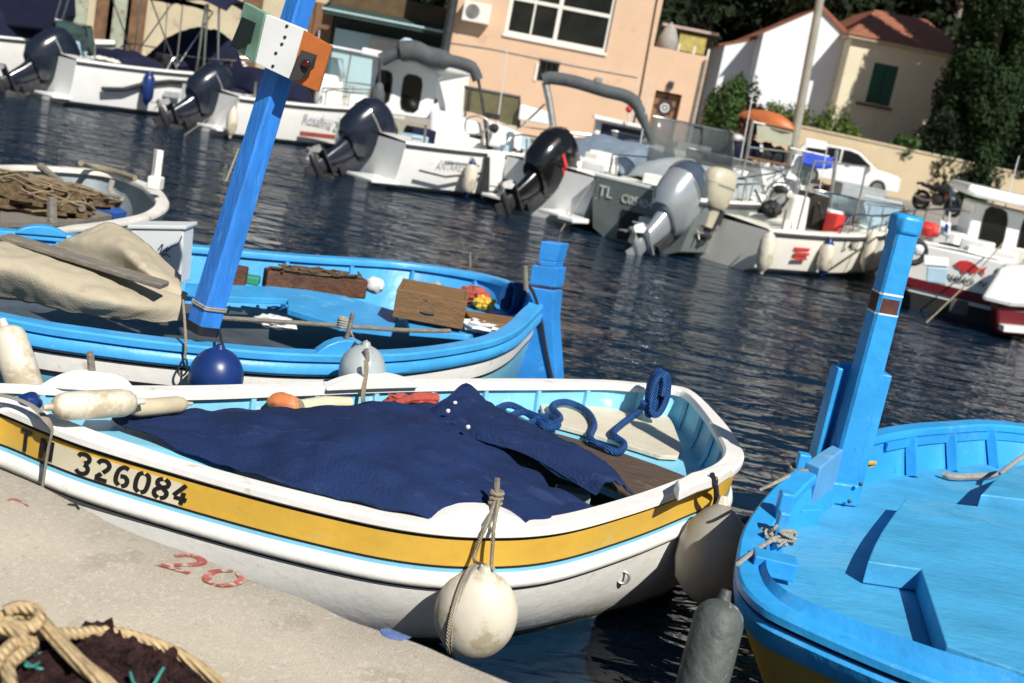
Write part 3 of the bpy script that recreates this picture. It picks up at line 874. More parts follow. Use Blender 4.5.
# lantern box: hexagonal board with side lights
LBX = thing('lantern_box', 'wooden light box painted green, white and orange on the leaning blue post', 'navigation light', WY(285, 45, yP - .05))
yb = yP - .10
def lp(x, y, dy=0): return WY(x, y, yb + dy)
MB().extr([lp(266, 8 + 6), lp(303, 29), lp(289, 79), lp(255, 63)], (.02, .03, 0)).build('white_board', 'whitebox', LBX, smooth=False, bevel=.003)
MB().extr([lp(244, 2, .13), lp(265, 13, .005), lp(254.4, 63, .005), lp(233, 48, .13)], (.02, .03, 0)).build('green_board', 'green', LBX, smooth=False, bevel=.003)
MB().extr([lp(304, 30, .005), lp(332, 46, .12), lp(318, 92, .12), lp(290, 80, .005)], (.0, .03, 0)).build('orange_board', 'orange', LBX, smooth=False, bevel=.003)
MB().extr([lp(243, 17, .06), lp(256, 23, .0), lp(251, 43, .0), lp(238, 50, .06), lp(231, 46, .10)], (.0, -.02, 0)).build('lamp_recess', mat('dark green recess', (.008, .018, .016), .7), LBX, smooth=False)
MB().extr([lp(302, 50, .0), lp(317, 55, .03), lp(314, 68, .03), lp(301, 80, .0), lp(290, 80, -.02)], (.0, -.02, 0)).build('lamp_recess', 'black', LBX, smooth=False)
MB().blob(lp(306, 64, -.03), (.022, .012, .022), n=8).build('lamp', mat('dark red lens', (.05, .005, .005), .2), LBX)
for x, y in ((287, 26), (285, 37), (276, 53), (273, 66), (282, 44)):
    MB().blob(lp(x, y, -.002), (.008, .006, .008), n=6).build('bolt', 'black', LBX)

# things lying in boat B
t = thing('canvas_cover', 'creased beige canvas cover over the azure boat', 'canvas', W(80, 270, .7))
rows = [[(-60, 300, .70), (0, 297, .70), (60, 309, .72), (120, 318, .72), (183, 322, .70)],
        [(-60, 270, .86), (0, 268, .88), (60, 280, .88), (120, 298, .84), (184, 306, .78)],
        [(-60, 248, .92), (0, 246, .94), (60, 258, .92), (120, 278, .88), (186, 296, .80)],
        [(-60, 234, .80), (0, 238, .86), (60, 256, .86), (120, 276, .83), (188, 292, .76)]]
MB().sheet([[W(*p) for p in r] for r in rows], 16, 14, .026, 3.0, 2., wr2=.020).build('lower_sheet', 'canvas', t, solid=.008, ang=80)
rows = [[(52, 246, .84), (100, 262, .86), (150, 282, .86), (184, 300, .80)],
        [(72, 238, .92), (105, 240, .98), (140, 262, .95), (181, 285, .86)],
        [(100, 224, 1.0), (110, 223, 1.02), (135, 236, .98), (181, 276, .82)]]
MB().sheet([[W(*p) for p in r] for r in rows], 16, 14, .020, 3.4, 7., wr2=.018).build('raised_sheet', 'canvas', t, solid=.008, ang=80)
a, b = W(6, 239, .95), W(166, 288, .90)
tag(MB().loft([[q + V((-.01, -.07, .0)), q + V((0, -.075, .03)), q + V((0, .05, .03)), q + V((0, .05, 0))] for q in (a, a.lerp(b, .97), b)]).build('plank', 'greywood', smooth=False, bevel=.008), 'long grey plank lying across the beige canvas', 'plank')
t = thing('storage_tub', 'white square plastic tub with blue scribble standing at the back of the azure boat', 'tub', W(160, 300, .3))
yT = 7.55
cn = [WY(x, y, yT) for x, y in ((130, 229), (184, 229), (180, 285), (130, 285))]
mb = MB()
dz = V((0, .22, 0))
mb.loft([[cn[3] , cn[2], cn[2] + dz, cn[3] + dz], [cn[0], cn[1], cn[1] + dz, cn[0] + dz]])
mb.build('tub_body', 'whitebox', t, smooth=False, bevel=.012)
mb = MB()
e = V((.015, 0, 0)); f_ = V((0, .015, 0)); hz = V((0, 0, .025))
mb.loft([[cn[0] - e - f_, cn[1] + e - f_, cn[1] + e + dz + f_, cn[0] - e + dz + f_], [cn[0] - e - f_ + hz, cn[1] + e - f_ + hz, cn[1] + e + dz + f_ + hz, cn[0] - e + dz + f_ + hz]])
mb.build('rim', 'whitebox', t, smooth=False, bevel=.006)
mb = MB()
for st in (((158, 250), (163, 244), (160, 254), (168, 247)), ((166, 252), (172, 246), (178, 244), (182, 236)), ((160, 258), (165, 254), (170, 257))):
    mb.tube(catm([WY(x, y, yT - .004) for x, y in st], 4), .004, 5)
mb.build('scribble', 'fenderblue', t)
def obox(x0, x1, z0, z1, name, label, cat, mt, c, dims, rz, grp=None):
    b = MB().box((0, 0, dims[2] / 2), dims, Matrix.Translation(V(c)) @ Matrix.Rotation(rz, 4, 'Z'))
    return tag(b.build(name, mt, smooth=False, bevel=.01), label, cat, grp)
t = thing('net_crate', 'long rusty brown crate of tangled nets along the far side of the azure boat', 'crate', W(310, 283, .55))
cA, cB = W(265, 290, .55), W(366, 297, .57)
d_ = (cB - cA)
mx = frame(cA, (d_.x, d_.y, 0))
MB().box((d_.length / 2, .06, .07), (d_.length, .12, .14), mx).build('crate_box', 'rustbox', t, smooth=False, bevel=.01)
mb = MB()
for k in range(14):
    x = rnd.uniform(.1, d_.length - .1)
    mb.tube(catm([mx @ V((x + rnd.uniform(-.2, .2), rnd.uniform(-.02, .12), .14 + rnd.uniform(0, .04))) for _ in range(5)], 5, True), .007, 5, closed=True)
mb.build('net_lines', 'net', t)
obox(0, 0, 0, 0, 'small_crate', 'small rusty box by the foot of the leaning post', 'crate', 'rustbox', W(233, 284, .56), (.17, .12, .13), .1)
obox(0, 0, 0, 0, 'plastic_box', 'small green plastic box beside the net crate', 'box', mat('green plastic', (.03, .26, .16), .5), W(252, 284, .56), (.10, .10, .06), .1)
tag(MB().blob(W(374, 285, .65), (.075, .07, .06), 4, .2).build('float_ball', 'whitebox'), 'white round float beside the net crate in the azure boat', 'float')
# wooden crate
t = thing('wooden_crate', 'brown wooden box with a slot handle on the foredeck of the azure boat', 'crate', W(440, 325, .6))
c0, c1 = W(392, 318, .62), W(462, 331, .62)
d_ = V((c1.x - c0.x, c1.y - c0.y, 0))
mx = frame(c0, d_)
lx = d_.length
MB().box((lx / 2, .01, .105), (lx, .025, .19), mx).build('front_board', 'crate', t, smooth=False, bevel=.004)
MB().box((lx / 2, .42, .105), (lx, .025, .19), mx).build('back_board', 'crate', t, smooth=False, bevel=.004)
for xx in (.012, lx - .012):
    MB().box((xx, .215, .105), (.024, .383, .185), mx).build('end_board', 'crate', t, smooth=False, bevel=.004)
MB().box((lx / 2, .215, .19), (lx - .05, .383, .02), mx).build('lid_board', 'crate', t, smooth=False, bevel=.004)
MB().tube(catm([mx @ V(q) for q in ((lx * .38, -.004, .085), (lx * .42, -.006, .078), (lx * .52, -.006, .076), (lx * .57, -.004, .08))], 5), .009, 6).build('slot_handle', 'black', t)
c2 = mx @ V((lx + .02, .1, .02))
tag(MB().box((0, 0, .03), (.36, .3, .06), Matrix.Translation(c2 + V((.17, .12, 0))) @ Matrix.Rotation(.25, 4, 'Z')).build('low_crate', 'crate', smooth=False, bevel=.006), 'low brown board box beside the wooden crate in the bow', 'crate')
tag(MB().blob(W(478, 326, .66), (.13, .05, .04), 9, .5, 3).build('white_cloth', 'whitebox'), 'crumpled white cloth on the near side of the azure bow', 'cloth')
t = thing('oilskin_bundle', 'red and yellow oilskins bundled in the bow of the azure boat', 'clothing', W(478, 300, .6))
MB().blob(W(474, 296, .68), (.11, .08, .07), 2, .5, 3).build('red_oilskin', 'cloth_red', t)
MB().blob(W(484, 303, .66), (.08, .06, .05), 6, .5, 3).build('yellow_oilskin', 'cloth_yellow', t)
t = thing('rope_hank', 'blue rope hank hanging inside the bow of the azure boat', 'rope', W(513, 296, .7))
mb = MB()
cc = W(513, 299, .76) + V((0, .02, 0))
for k in range(7):
    mb.tube([cc + V((cos(a) * .05 + rnd.uniform(-.004, .004) + (k - 3) * .012, (k - 3) * .012, sin(a) * .105 + rnd.uniform(-.01, .01))) for a in [j * 2 * pi / 16 for j in range(16)]], .012, 6, closed=True)
mb.build('hank', 'ropeblue', t)
tag(MB().tube(catm([W(222, 318, .66), W(300, 323, .66), W(400, 330, .68), W(450, 331, .69)], 5), .014, 8).build('boat_hook', 'greywood'), 'long grey pole lying along the near side of the azure boat', 'pole')
tag(MB().blob(W(275, 322, .56), (.13, .06, .04), 12, .4, 3).build('pale_rag', 'whitebox'), 'pale rag lying in the dark well of the azure boat', 'rag')
tag(MB().blob(W(436, 288, .68), (.05, .05, .045), 3, .3).build('cork_float', 'canvas'), 'beige cork float at the far side behind the wooden crate', 'float')
tag(MB().blob(W(416, 289, .68), (.07, .05, .045), 7, .3).build('small_float', 'aqua'), 'pale blue float just left of the beige cork float', 'float')
# fenders of B
c = WY(216, 377, 5.72)
ball('ball_fender', 'dark blue ball fender hanging from the azure boat below the leaning post', c, .135, 'fenderblue', None, [WY(224, 352, 5.74), WY(221, 338, 5.80), W(218, 322, .73)], 'ropedark', seam=False)
MB().blob(WY(203, 382, 5.615), (.022, .012, .026), n=8).build('white_patch', 'whitebox', [o for o in C.objects if o.name.startswith('ball_fender') and 'dark blue' in o['label']][0])
c = WY(362, 370, 6.0)
ball('ball_fender', 'grey ball fender hanging from the azure boat behind the white gunwale', c, .12, 'fendergrey', None, [WY(358, 345, 6.12), W(352, 335, .73), W(347, 322, .8)], 'ropewhite', seam=False)
cyl_fender('fat white cylinder fender hanging from the azure boat at the left edge', WY(4, 326, 5.45), WY(30, 402, 5.40), .085, 'fender')
t = thing('shackle_rope', 'thin rope ending in a metal shackle hanging from the leaning post', 'rope', WY(184, 345, 5.82))
MB().tube(catm([WY(183, 300, 5.9), WY(185, 325, 5.83), WY(186, 345, 5.80), WY(185, 358, 5.80)], 5), .007, 6).build('line', 'rope', t)
MB().tube(catm([WY(x, y, 5.80) for x, y in ((185, 358), (180, 365), (178, 372), (182, 376), (187, 371), (187, 363))], 4, True), .006, 6, closed=True).build('shackle', 'darkmetal', t)

# ============================================================ BOAT C: far left
Cc = thing('rowing_boat', 'small worn white open boat with brown nets behind the azure boat', 'boat', W(60, 200, 0))
ctrlC = [W(*p) for p in ((0, 231, .52), (80, 227, .52), (120, 222, .53), (150, 216, .54), (166, 207, .56), (166, 198, .57), (155, 187, .56), (130, 177, .54), (100, 170, .53), (50, 166, .52), (0, 165, .52), (-60, 170, .53))] + [V((-7.2, 11.6, .55)), V((-7.6, 10.6, .56)), V((-6.6, 9.4, .54)), V((-5, 8.8, .52))]
LC = Loop(ctrlC, V((-7.5, 10.7, .5)), W(166, 202, .5), 200)
LC.rail([(-.02, -.012), (-.010, 0), (.13, 0), (.14, -.012), (.14, -.045), (0, -.05), (-.02, -.035)], 'gunwale', mat('flaking white paint', (.68, .66, .60), .55, var=.12, vs=5, wear=[((.35, .28, .2), .22, 7), ((.16, .12, .08), .08, 16)]), Cc)
LC.skin([(-.005, -.045, 0), (.01, -.14, .02), (.02, 0, .12, .2), (.02, 0, .25, 0), (.02, 0, .6, -.2), (0, 0, .9, -.3)], 'hull', 'white', Cc)
LC.skin([(.06, -.04, 0), (.07, -.15, .03), (.07, -.42, .1)], 'inner_planking', mat('grey blue inner paint', (.22, .27, .30), .6, var=.2, vs=4), Cc)
LC.plate(.07, .12, .03, 'floor', mat('dark boards', (.05, .045, .04), .8, var=.4), Cc, frac=.1, smooth=False)
yy = W(153, 200, .55).y
MB().box((0, 0, .05), (.12, .14, .12), Matrix.Translation(WY(155, 188, yy))).build('stem_block', 'white', Cc, bevel=.01)
MB().tube([WY(155, 184, yy), WY(159, 150, yy)], .045, 4).build('stem_post', 'white', Cc, smooth=False)
pin(W(52, 222, .55), WY(52, 197, W(52, 222, .55).y), .04, 'greywood', Cc)
MB().prism([W(x, y, .45) for x, y in ((84, 196), (108, 199), (127, 212), (116, 214), (90, 207))], .05).build('blue_thwart', mat('cobalt thwart paint', (.03, .10, .36), .5, var=.2), Cc, smooth=False)
MB().prism([W(x, y, .44) for x, y in ((0, 203), (76, 203), (112, 215), (80, 221), (0, 223))], .04).build('side_bench', 'greywood', Cc, smooth=False)
t = thing('net_heap', 'heap of brown fishing net in the small worn white boat', 'fishing net', W(20, 195, .4))
MB().blob(W(14, 196, .50), (.62, .5, .17), 3, .35, 3.5, n=22).build('net_pile', 'net', t)
MB().blob(W(52, 200, .42), (.62, .35, .16), 8, .4, 3.5, n=18).build('net_fold', 'net', t)
mb = MB()
for k in range(46):
    c_ = W(14, 196, .50) if k % 3 else W(52, 200, .42)
    s_ = (.66, .54, .20) if k % 3 else (.66, .38, .18)
    a0_, b0_ = rnd.uniform(0, 6.28), rnd.uniform(.15, 1.2)
    pts = []
    for j in range(7):
        a_, b_ = a0_ + j * .28, b0_ + .25 * sin(j * 1.3 + k)
        pts.append(c_ + V((cos(a_) * cos(b_) * s_[0], sin(a_) * cos(b_) * s_[1], sin(b_) * s_[2])) * rnd.uniform(.96, 1.06))
    mb.tube(catm(pts, 4), .010, 4)
mb.build('net_strands', mat('tan net twine', (.20, .15, .09), .9, var=.4), t)
tag(MB().tube([W(40, 166, .66), W(60, 182, .58), W(82, 208, .53)], .035, 8).build('oar', 'greywood'), 'grey oar lying across the small white boat', 'oar')
tag(MB().tube(catm([W(81, 163, .66), W(90, 166, .58), W(110, 170, .57), W(135, 178, .58)], 5), .03, 7).build('bow_line', 'rope'), 'pale line trailing along the far gunwale of the small white boat', 'rope')
tag(MB().tube(catm([W(112, 182, .56), W(110, 190, .5), W(116, 196, .46), W(122, 200, .46), W(116, 204, .46), W(106, 200, .46)], 5), .03, 7).build('knotted_rope', 'ropewhite'), 'knotted whitish rope hanging inside the small white bow', 'rope')

# ============================================================ BOAT D: bright blue, right
D = thing('fishing_boat', 'bright blue decked boat with a tall round topped post on the right', 'boat', W(900, 560, 0))
nearD = [(742, 560, .75), (745, 580, .75), (758, 597, .745), (780, 612, .74), (860, 648, .73), (940, 680, .72), (1024, 708, .71)]
farD = [(1024, 424, .90), (940, 422, .91), (872, 431, .92), (832, 449, .92), (806, 465, .90), (786, 480, .87), (765, 503, .82), (748, 530, .78)]
ctrlD = [W(*p) for p in nearD] + [V((2.7, 3.22, .71)), V((3.7, 3.45, .72)), V((4.7, 4.2, .76)), V((5.3, 5.2, .82)), V((5.0, 6.3, .88)), V((4.2, 6.9, .89))] + [W(*p) for p in farD]
LD = Loop(ctrlD, V((.9, 4.25, .7)), V((5.4, 5.3, .7)), 260, .22, .8)
LD.rail([(-.02, -.010), (-.010, 0), (.075, 0), (.085, -.010), (.085, -.04), (0, -.045), (-.02, -.035)], 'gunwale', 'blueD', D)
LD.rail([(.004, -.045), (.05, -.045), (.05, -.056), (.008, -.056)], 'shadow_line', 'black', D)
LD.rail([(-.018, -.072), (-.006, -.056), (.06, -.056), (.06, -.150), (.02, -.150), (.004, -.135)], 'rub_rail', 'blueD', D)
LD.skin([(.022, -.14, 0), (.04, -.25, .05), (.05, 0, .17, .30), (.05, 0, .24, .2), (.05, 0, .32, .04)], 'hull_band', 'olive', D)
LD.skin([(.05, 0, .315, .045), (.05, 0, .34, .01), (.02, 0, .6, -.2), (0, 0, .9, -.3)], 'bottom', 'white', D)
LD.skin([(.06, -.03, 0), (.072, 0, .022, .78), (.08, 0, .05, .68)], 'bulwark', 'blueD', D)
poly = [LD.pt(i, .08, 0, 0, .695) for i in range(LD.n)]
MB().prism(poly, .03).build('deck', 'blueDdeck', D, smooth=False)
a0, a1 = LD.near(W(872, 431, .92)), LD.near(W(1024, 424, .90))
for i in range(a1 - 20, a0 - 2, 9):
    MB().tube([LD.pt(i, .09, -.04), LD.pt(i, .12, -.22, .045)], .035, 4).build('bulwark_stay', 'blueD', D, smooth=False)
LD.rail([(.066, -.045), (.105, -.045), (.105, -.085), (.066, -.085)], 'inner_stringer', 'blueD', D, rng=(a1 - 20, a0 - 2))
hz = .79
hp = [(906, 498), (893, 515), (882, 531), (874, 546), (868, 561), (921, 569), (928, 590), (946, 645), (1000, 664), (1080, 690), (1130, 600), (1100, 520)]
MB().prism([W(x, y, hz) for x, y in hp], .092).build('raised_hatch', 'blueDdeck', D, smooth=False, bevel=.006)
MB().prism([W(x, y, .84) for x, y in ((981, 494), (1000, 474), (1030, 462), (1090, 470), (1080, 500), (1030, 500))], .145).build('hatch_cover', 'blueDdeck', D, smooth=False, bevel=.008)
MB().prism([W(x, y, .70) for x, y in ((904, 592), (923, 572), (943, 640), (938, 648), (917, 640))], .002).build('hatch_well', mat('deep blue well paint', (.012, .06, .2), .5), D, smooth=False) if False else None
# stern board and bitts
bd = [LD.pt(i, .015, .0) for i in range(LD.near(W(830, 450, .92)), LD.near(W(797, 472, .89)))]
mb = MB()
mb.loft([[q + V((0, 0, .001)), q + V((0, 0, .035)), q + LD.dir[LD.near(q)] * .075 + V((0, 0, .035)), q + LD.dir[LD.near(q)] * .08 + V((0, 0, -.16))] for q in bd])
mb.build('bulwark_board', mat('grey blue worn cap', (.10, .31, .56), .55, var=.12, vs=4, wear=[((.2, .38, .52), .25, 5)]), D, smooth=False, bevel=.006)
def px_h(base, y, dx=0):
    # top of a vertical post standing at base whose top is seen at picture row y
    for k in range(400):
        z = base.z + k * .005
        q = V((base.x + dx * k * .005, base.y, z))
        d = q - V((0, 0, EYE))
        v = -(d.z * cos(PITCH) + d.y * sin(PITCH)) / (d.y * cos(PITCH) - d.z * sin(PITCH)) * FPX
        u_ = d.x / (d.y * cos(PITCH) - d.z * sin(PITCH)) * FPX
        if 341.5 + u_ * sin(ROLL) + v * cos(ROLL) < y: return q
    return q
def bitt(px, ytop, wd, cap_w=None, name='bitt'):
    b_ = W(*px)
    tp = px_h(b_, ytop)
    o = MB().loft([[V((b_.x + a * wd / 2, b_.y + b * wd / 2, z)) for a, b in ((-1, -1), (1, -1), (1, 1), (-1, 1))] for z in (b_.z - .02, tp.z)]).build(name, 'blueD', D, smooth=False, bevel=.008)
    return b_, tp
b1, t1 = bitt((778, 530, .75), 492, .055)
b2, t2 = bitt((775, 552, .72), 512, .045)
b3, t3 = bitt((793, 500, .74), 454, .055)
MB().box((0, 0, .03), (.16, .1, .07), Matrix.Translation(W(772, 572, .72)) @ Matrix.Rotation(-.1, 4, 'Z')).build('chock', 'blueD', D, smooth=False, bevel=.006)
MB().box((0, 0, .03), (.12, .1, .08), Matrix.Translation(W(800, 520, .70)) @ Matrix.Rotation(.6, 4, 'Z')).build('chock', 'blueD', D, smooth=False, bevel=.006)
# tall post
pbD = W(834, 498, .70)
tpD = WY(907, 219, pbD.y - .02)
u = (tpD - pbD).normalized()
sx = V((1, 0, 0)) - u * u.x
sx.normalize()
sy = u.cross(sx)
Rr = Matrix.Rotation(radians(8), 3, u)
sx, sy = Rr @ sx, Rr @ sy
PD_ = thing('mooring_post', 'tall bright blue post with rounded cap and rusty collar on the right boat', 'post', pbD)
def oct_(c, wd, dp, ch=.25):
    a, b = wd / 2, dp / 2
    p_, q_ = a * (1 - ch), b * (1 - ch)
    return [c + sx * i + sy * j for i, j in ((a, -q_), (a, q_), (p_, b), (-p_, b), (-a, q_), (-a, -q_), (-p_, -b), (p_, -b))]
Ln = (tpD - pbD).length
rings = [oct_(pbD + u * h, .125 - .022 * h / Ln, .125 - .02 * h / Ln, .2) for h in [Ln * k / 10 for k in range(11)]]
MB().loft(rings).build('shaft', 'blueD', PD_, smooth=False)
c = tpD - u * .02
MB().loft([oct_(c - u * .045, .108, .11), oct_(c - u * .035, .126, .13, .4), oct_(c + u * .025, .13, .13, .45), oct_(c + u * .04, .105, .105, .5)]).build('cap', 'blueD', PD_, bevel=.012)
cc = WY(887, 303, pbD.y - .02)
h = (cc - pbD).dot(u)
cc = pbD + u * h
MB().loft([oct_(cc - u * .04, .112, .112), oct_(cc + u * .04, .110, .110)]).build('rusty_collar', mat('rust collar', (.10, .03, .015), .8, var=.5, vs=14, wear=[((.5, .45, .35), .12, 12)]), PD_, smooth=False)
MB().loft([oct_(cc + u * .04, .114, .114), oct_(cc + u * .05, .112, .112)]).build('worn_ring', 'whitebox', PD_, smooth=False)
MB().loft([oct_(cc - u * .05, .114, .114), oct_(cc - u * .042, .114, .114)]).build('worn_ring', 'whitebox', PD_, smooth=False)
for (ox, oy, wd, dp, y1, nm) in ((-.115, .07, .032, .09, 366, 'side_plank'), (-.06, .15, .07, .025, 362, 'back_plank'), (.095, .09, .05, .12, 372, 'side_plank'), (.02, .15, .14, .025, 372, 'back_plank')):
    bb = pbD + V((ox, oy, 0))
    tt = px_h(bb, y1)
    hh = tt.z - bb.z
    MB().loft([[bb + u * k + sx * a * wd / 2 + sy * b * dp / 2 for a, b in ((-1, -1), (1, -1), (1, 1), (-1, 1))] for k in (0, hh)]).build(nm, 'blueD', PD_, smooth=False, bevel=.006)
MB().loft([oct_(pbD, .19, .17), oct_(pbD + u * .1, .17, .16)]).build('foot', 'blueD', PD_, smooth=False, bevel=.008)
for dx, dz_ in ((-.06, .05), (.04, .03), (.07, .12)):
    MB().blob(pbD + V((dx, -.105, dz_)), (.010, .008, .010), n=6).build('bolt', 'darkmetal', PD_)
# ropes on D
t = thing('lashing_rope', 'dark and pale rope wound round a short post of the bright blue boat', 'rope', b3)
mb = MB()
for k in range(5):
    mb.tube([V((b3.x, b3.y, b3.z + .10 + k * .012)) + V((cos(a) * .045, sin(a) * .045, .008 * sin(a * 2 + k))) for a in [j * 2 * pi / 14 for j in range(14)]], .008, 6, closed=True)
mb.build('turns', 'rope', t)
MB().tube(catm([b3 + V((.03, -.03, .13)), W(798, 492, .80), W(797, 508, .75), W(793, 520, .73)], 6), .010, 6).build('tail', 'ropedark', t)
MB().tube(catm([b3 + V((-.03, -.03, .13)), W(775, 483, .88), W(760, 490, .84)], 6), .008, 6).build('tail', 'ropewhite', t)
t = thing('knotted_line', 'whitish knotted line tied at the left tip of the bright blue boat', 'rope', b2)
mb = MB()
for k in range(6):
    pts = [V((b2.x, b2.y, b2.z + .07)) + V((rnd.uniform(-.06, .06), rnd.uniform(-.06, .06), rnd.uniform(-.03, .04))) for _ in range(5)]
    mb.tube(catm(pts, 5, True), .007, 5, closed=True)
mb.build('knot', 'ropewhite', t)
MB().tube(catm([b2 + V((-.02, -.02, .06)), W(752, 553, .77), W(738, 564, .77)], 5), .009, 6).build('tail', 'ropewhite', t)
tag(MB().tube(catm([W(942, 474, .72), W(955, 477, .72), W(985, 476, .72), W(996, 474, .72)], 6), .018, 7).build('coiled_rope', 'ropewhite'), 'whitish rope lying along the blue deck below the bulwark', 'rope')
tag(MB().tube(catm([W(1000, 474, .80), W(1015, 462, .86), W(1030, 452, .90)], 5), .012, 7).build('taut_rope', 'ropewhite'), 'whitish rope rising to the bulwark at the right edge', 'rope')
tag(MB().tube(catm([W(862, 462, .84), W(868, 455, .86), W(866, 466, .80), W(875, 463, .82)], 5, True), .010, 6, closed=True).build('yellow_cord', 'cloth_yellow'), 'small yellow cord tied beside the foot of the tall blue post', 'cord')
# fenders between A and D
t = thing('cone_fender', 'big cone topped white fender hanging off the stern of the white boat', 'fender', WY(712, 560, 5.35))
a, b = WY(705, 602, 5.0), WY(722, 505, 5.15)
axd = (b - a).normalized()
MB().tube([a.lerp(b, k) for k in (-.02, .06, .2, .4, .6, .78, .92, 1.0)], [.04, .10, .15, .165, .16, .13, .08, .03], 18).build('float_body', mat('shade greyed vinyl', (.30, .28, .24), .45, var=.15, vs=4, wear=[((.28, .24, .18), .25, 5)]), t)  # vinyl colour darkened to carry the shade beside the blue boat
MB().tube([b, b + axd * .04], [.03, .02], 8).build('neck', 'fender', t)
MB().tube(catm([b + axd * .03, WY(718, 496, 5.3), W(716, 478, .76)], 4), .010, 6).build('lanyard', 'rope', t)
cyl_fender('grey algae stained cylinder fender hanging under the blue bow', WY(724, 600, 3.75), WY(692, 722, 3.62), .085, 'fendermoss_shade')
# foreground ropes and net
t = thing('net_pile', 'dark maroon net pile on the quay under the blond ropes', 'fishing net', W(90, 690, QZ))
MB().sheet([[W(*p) for p in r] for r in ([(-60, 640, .72), (20, 630, .74), (100, 632, .74), (160, 650, .72), (215, 690, .705)], [(-60, 670, .78), (20, 660, .80), (100, 660, .80), (160, 675, .76), (222, 705, .71)], [(-60, 720, .80), (20, 720, .82), (100, 720, .80), (170, 725, .76), (228, 735, .71)], [(-60, 790, .7), (20, 790, .7), (100, 790, .7), (170, 780, .7), (232, 770, .70)])], 14, 14, .05, 14, 4., wr2=.05).build('net_mass', 'netdark', t, ang=80)
for k in range(4):
    mb = MB()
    x, y = rnd.uniform(15, 150), rnd.uniform(640, 690)
    pts = [W(x + rnd.uniform(-22, 22), y + rnd.uniform(-14, 14), .80 + rnd.uniform(-.03, .03)) for _ in range(5)]
    mb.tube(catm(pts, 5), .004, 5)
    mb.build('twine', 'teal', t)
t = thing('rope_heap', 'thick blond ropes looped over the dark net on the quay', 'rope', W(60, 640, QZ))
def rp(pts, r=.018, mt='ropeblond'): MB().tube(catm([W(*p) for p in pts], 8), r, 9).build('rope_strand', mt, t)
rp([(-20, 622, .84), (10, 616, .85), (30, 613, .86), (44, 625, .86), (62, 645, .86), (82, 665, .86), (105, 683, .86), (125, 705, .84)])
rp([(-20, 640, .82), (10, 632, .83), (30, 634, .83), (70, 634, .80), (110, 632, .77), (150, 642, .74), (185, 658, .73), (220, 684, .72), (240, 705, .72)], .016)
rp([(-10, 672, .85), (6, 650, .86), (20, 641, .86), (32, 645, .85), (20, 655, .85), (8, 668, .85), (12, 690, .85)], .016, 'ropeblond')
rp([(-20, 633, .86), (4, 628, .87), (18, 634, .87), (24, 642, .87)], .018)
rp([(5, 612, .87), (20, 607, .88), (38, 612, .88), (36, 624, .88), (22, 628, .87), (6, 622, .87)], .016)
tag(MB().tube(catm([W(8, 500, .703), W(14, 499, .704), W(22, 502, .703), W(28, 506, .703)], 4), .003, 5).build('fishing_line', 'quayred'), 'thin red scrap of line lying on the quay at the left', 'line')
tag(MB().tube(catm([W(68, 504, .706), W(76, 505, .708), (W(79, 509, .705))], 4), .003, 5).build('fishing_line', 'black'), 'thin black scrap of line lying on the quay', 'line')
# ============================================================ FAR QUAY
FQ = .70
ql = [V((-60, 53, FQ)), V((-7, 30.6, FQ)), V((7.2, 25.4, FQ)), V((14, 22.4, FQ)), V((60, 2, FQ))]
mb = MB()
nn = V((.37, .93, 0))
mb.loft([[p + nn * d + V((0, 0, z)) for p in ql] for d, z in ((0, -1.8), (0, -.03), (.03, 0), (6, 0), (160, .0))], False, False, False)
tag(mb.build('far_quay', 'pavement', ang=60), kind='structure')
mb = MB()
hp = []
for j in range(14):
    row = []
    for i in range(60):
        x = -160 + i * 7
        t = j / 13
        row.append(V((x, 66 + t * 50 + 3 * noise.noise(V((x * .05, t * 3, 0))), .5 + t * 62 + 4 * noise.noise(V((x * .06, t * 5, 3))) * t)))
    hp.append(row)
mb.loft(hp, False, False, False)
tag(mb.build('raised_hill', 'raised_hill'), kind='structure')  # raised far above view to keep bright sky out of the water reflections

def wallgrid(x0, x1, z0, z1, y, holes, depth=.25):
    # front wall in the XZ plane at y with rectangular openings and reveals
    b = MB()
    xs = sorted({x0, x1} | {h[0] for h in holes} | {h[1] for h in holes})
    zs = sorted({z0, z1} | {h[2] for h in holes} | {h[3] for h in holes})
    for i in range(len(xs) - 1):
        for j in range(len(zs) - 1):
            cx, cz = (xs[i] + xs[i + 1]) / 2, (zs[j] + zs[j + 1]) / 2
            if any(h[0] < cx < h[1] and h[2] < cz < h[3] for h in holes): continue
            b.add([(xs[i], y, zs[j]), (xs[i + 1], y, zs[j]), (xs[i + 1], y, zs[j + 1]), (xs[i], y, zs[j + 1])], [(0, 1, 2, 3)])
    for a, c, d, e in holes:
        for p, q in (((a, d), (c, d)), ((c, d), (c, e)), ((c, e), (a, e)), ((a, e), (a, d))):
            b.add([(p[0], y, p[1]), (q[0], y, q[1]), (q[0], y + depth, q[1]), (p[0], y + depth, p[1])], [(0, 1, 2, 3)])
    return b
def bx(b, x0, x1, y0, y1, z0, z1):
    return b.box(((x0 + x1) / 2, (y0 + y1) / 2, (z0 + z1) / 2), (x1 - x0, y1 - y0, z1 - z0))
def shell(b, x0, x1, y0, y1, z0, z1):
    # sides, back and top of a block whose front is made by wallgrid
    vs = [(x0, y0, z0), (x1, y0, z0), (x1, y1, z0), (x0, y1, z0), (x0, y0, z1), (x1, y0, z1), (x1, y1, z1), (x0, y1, z1)]
    return b.add(vs, [(1, 2, 6, 5), (2, 3, 7, 6), (3, 0, 4, 7), (4, 5, 6, 7)])

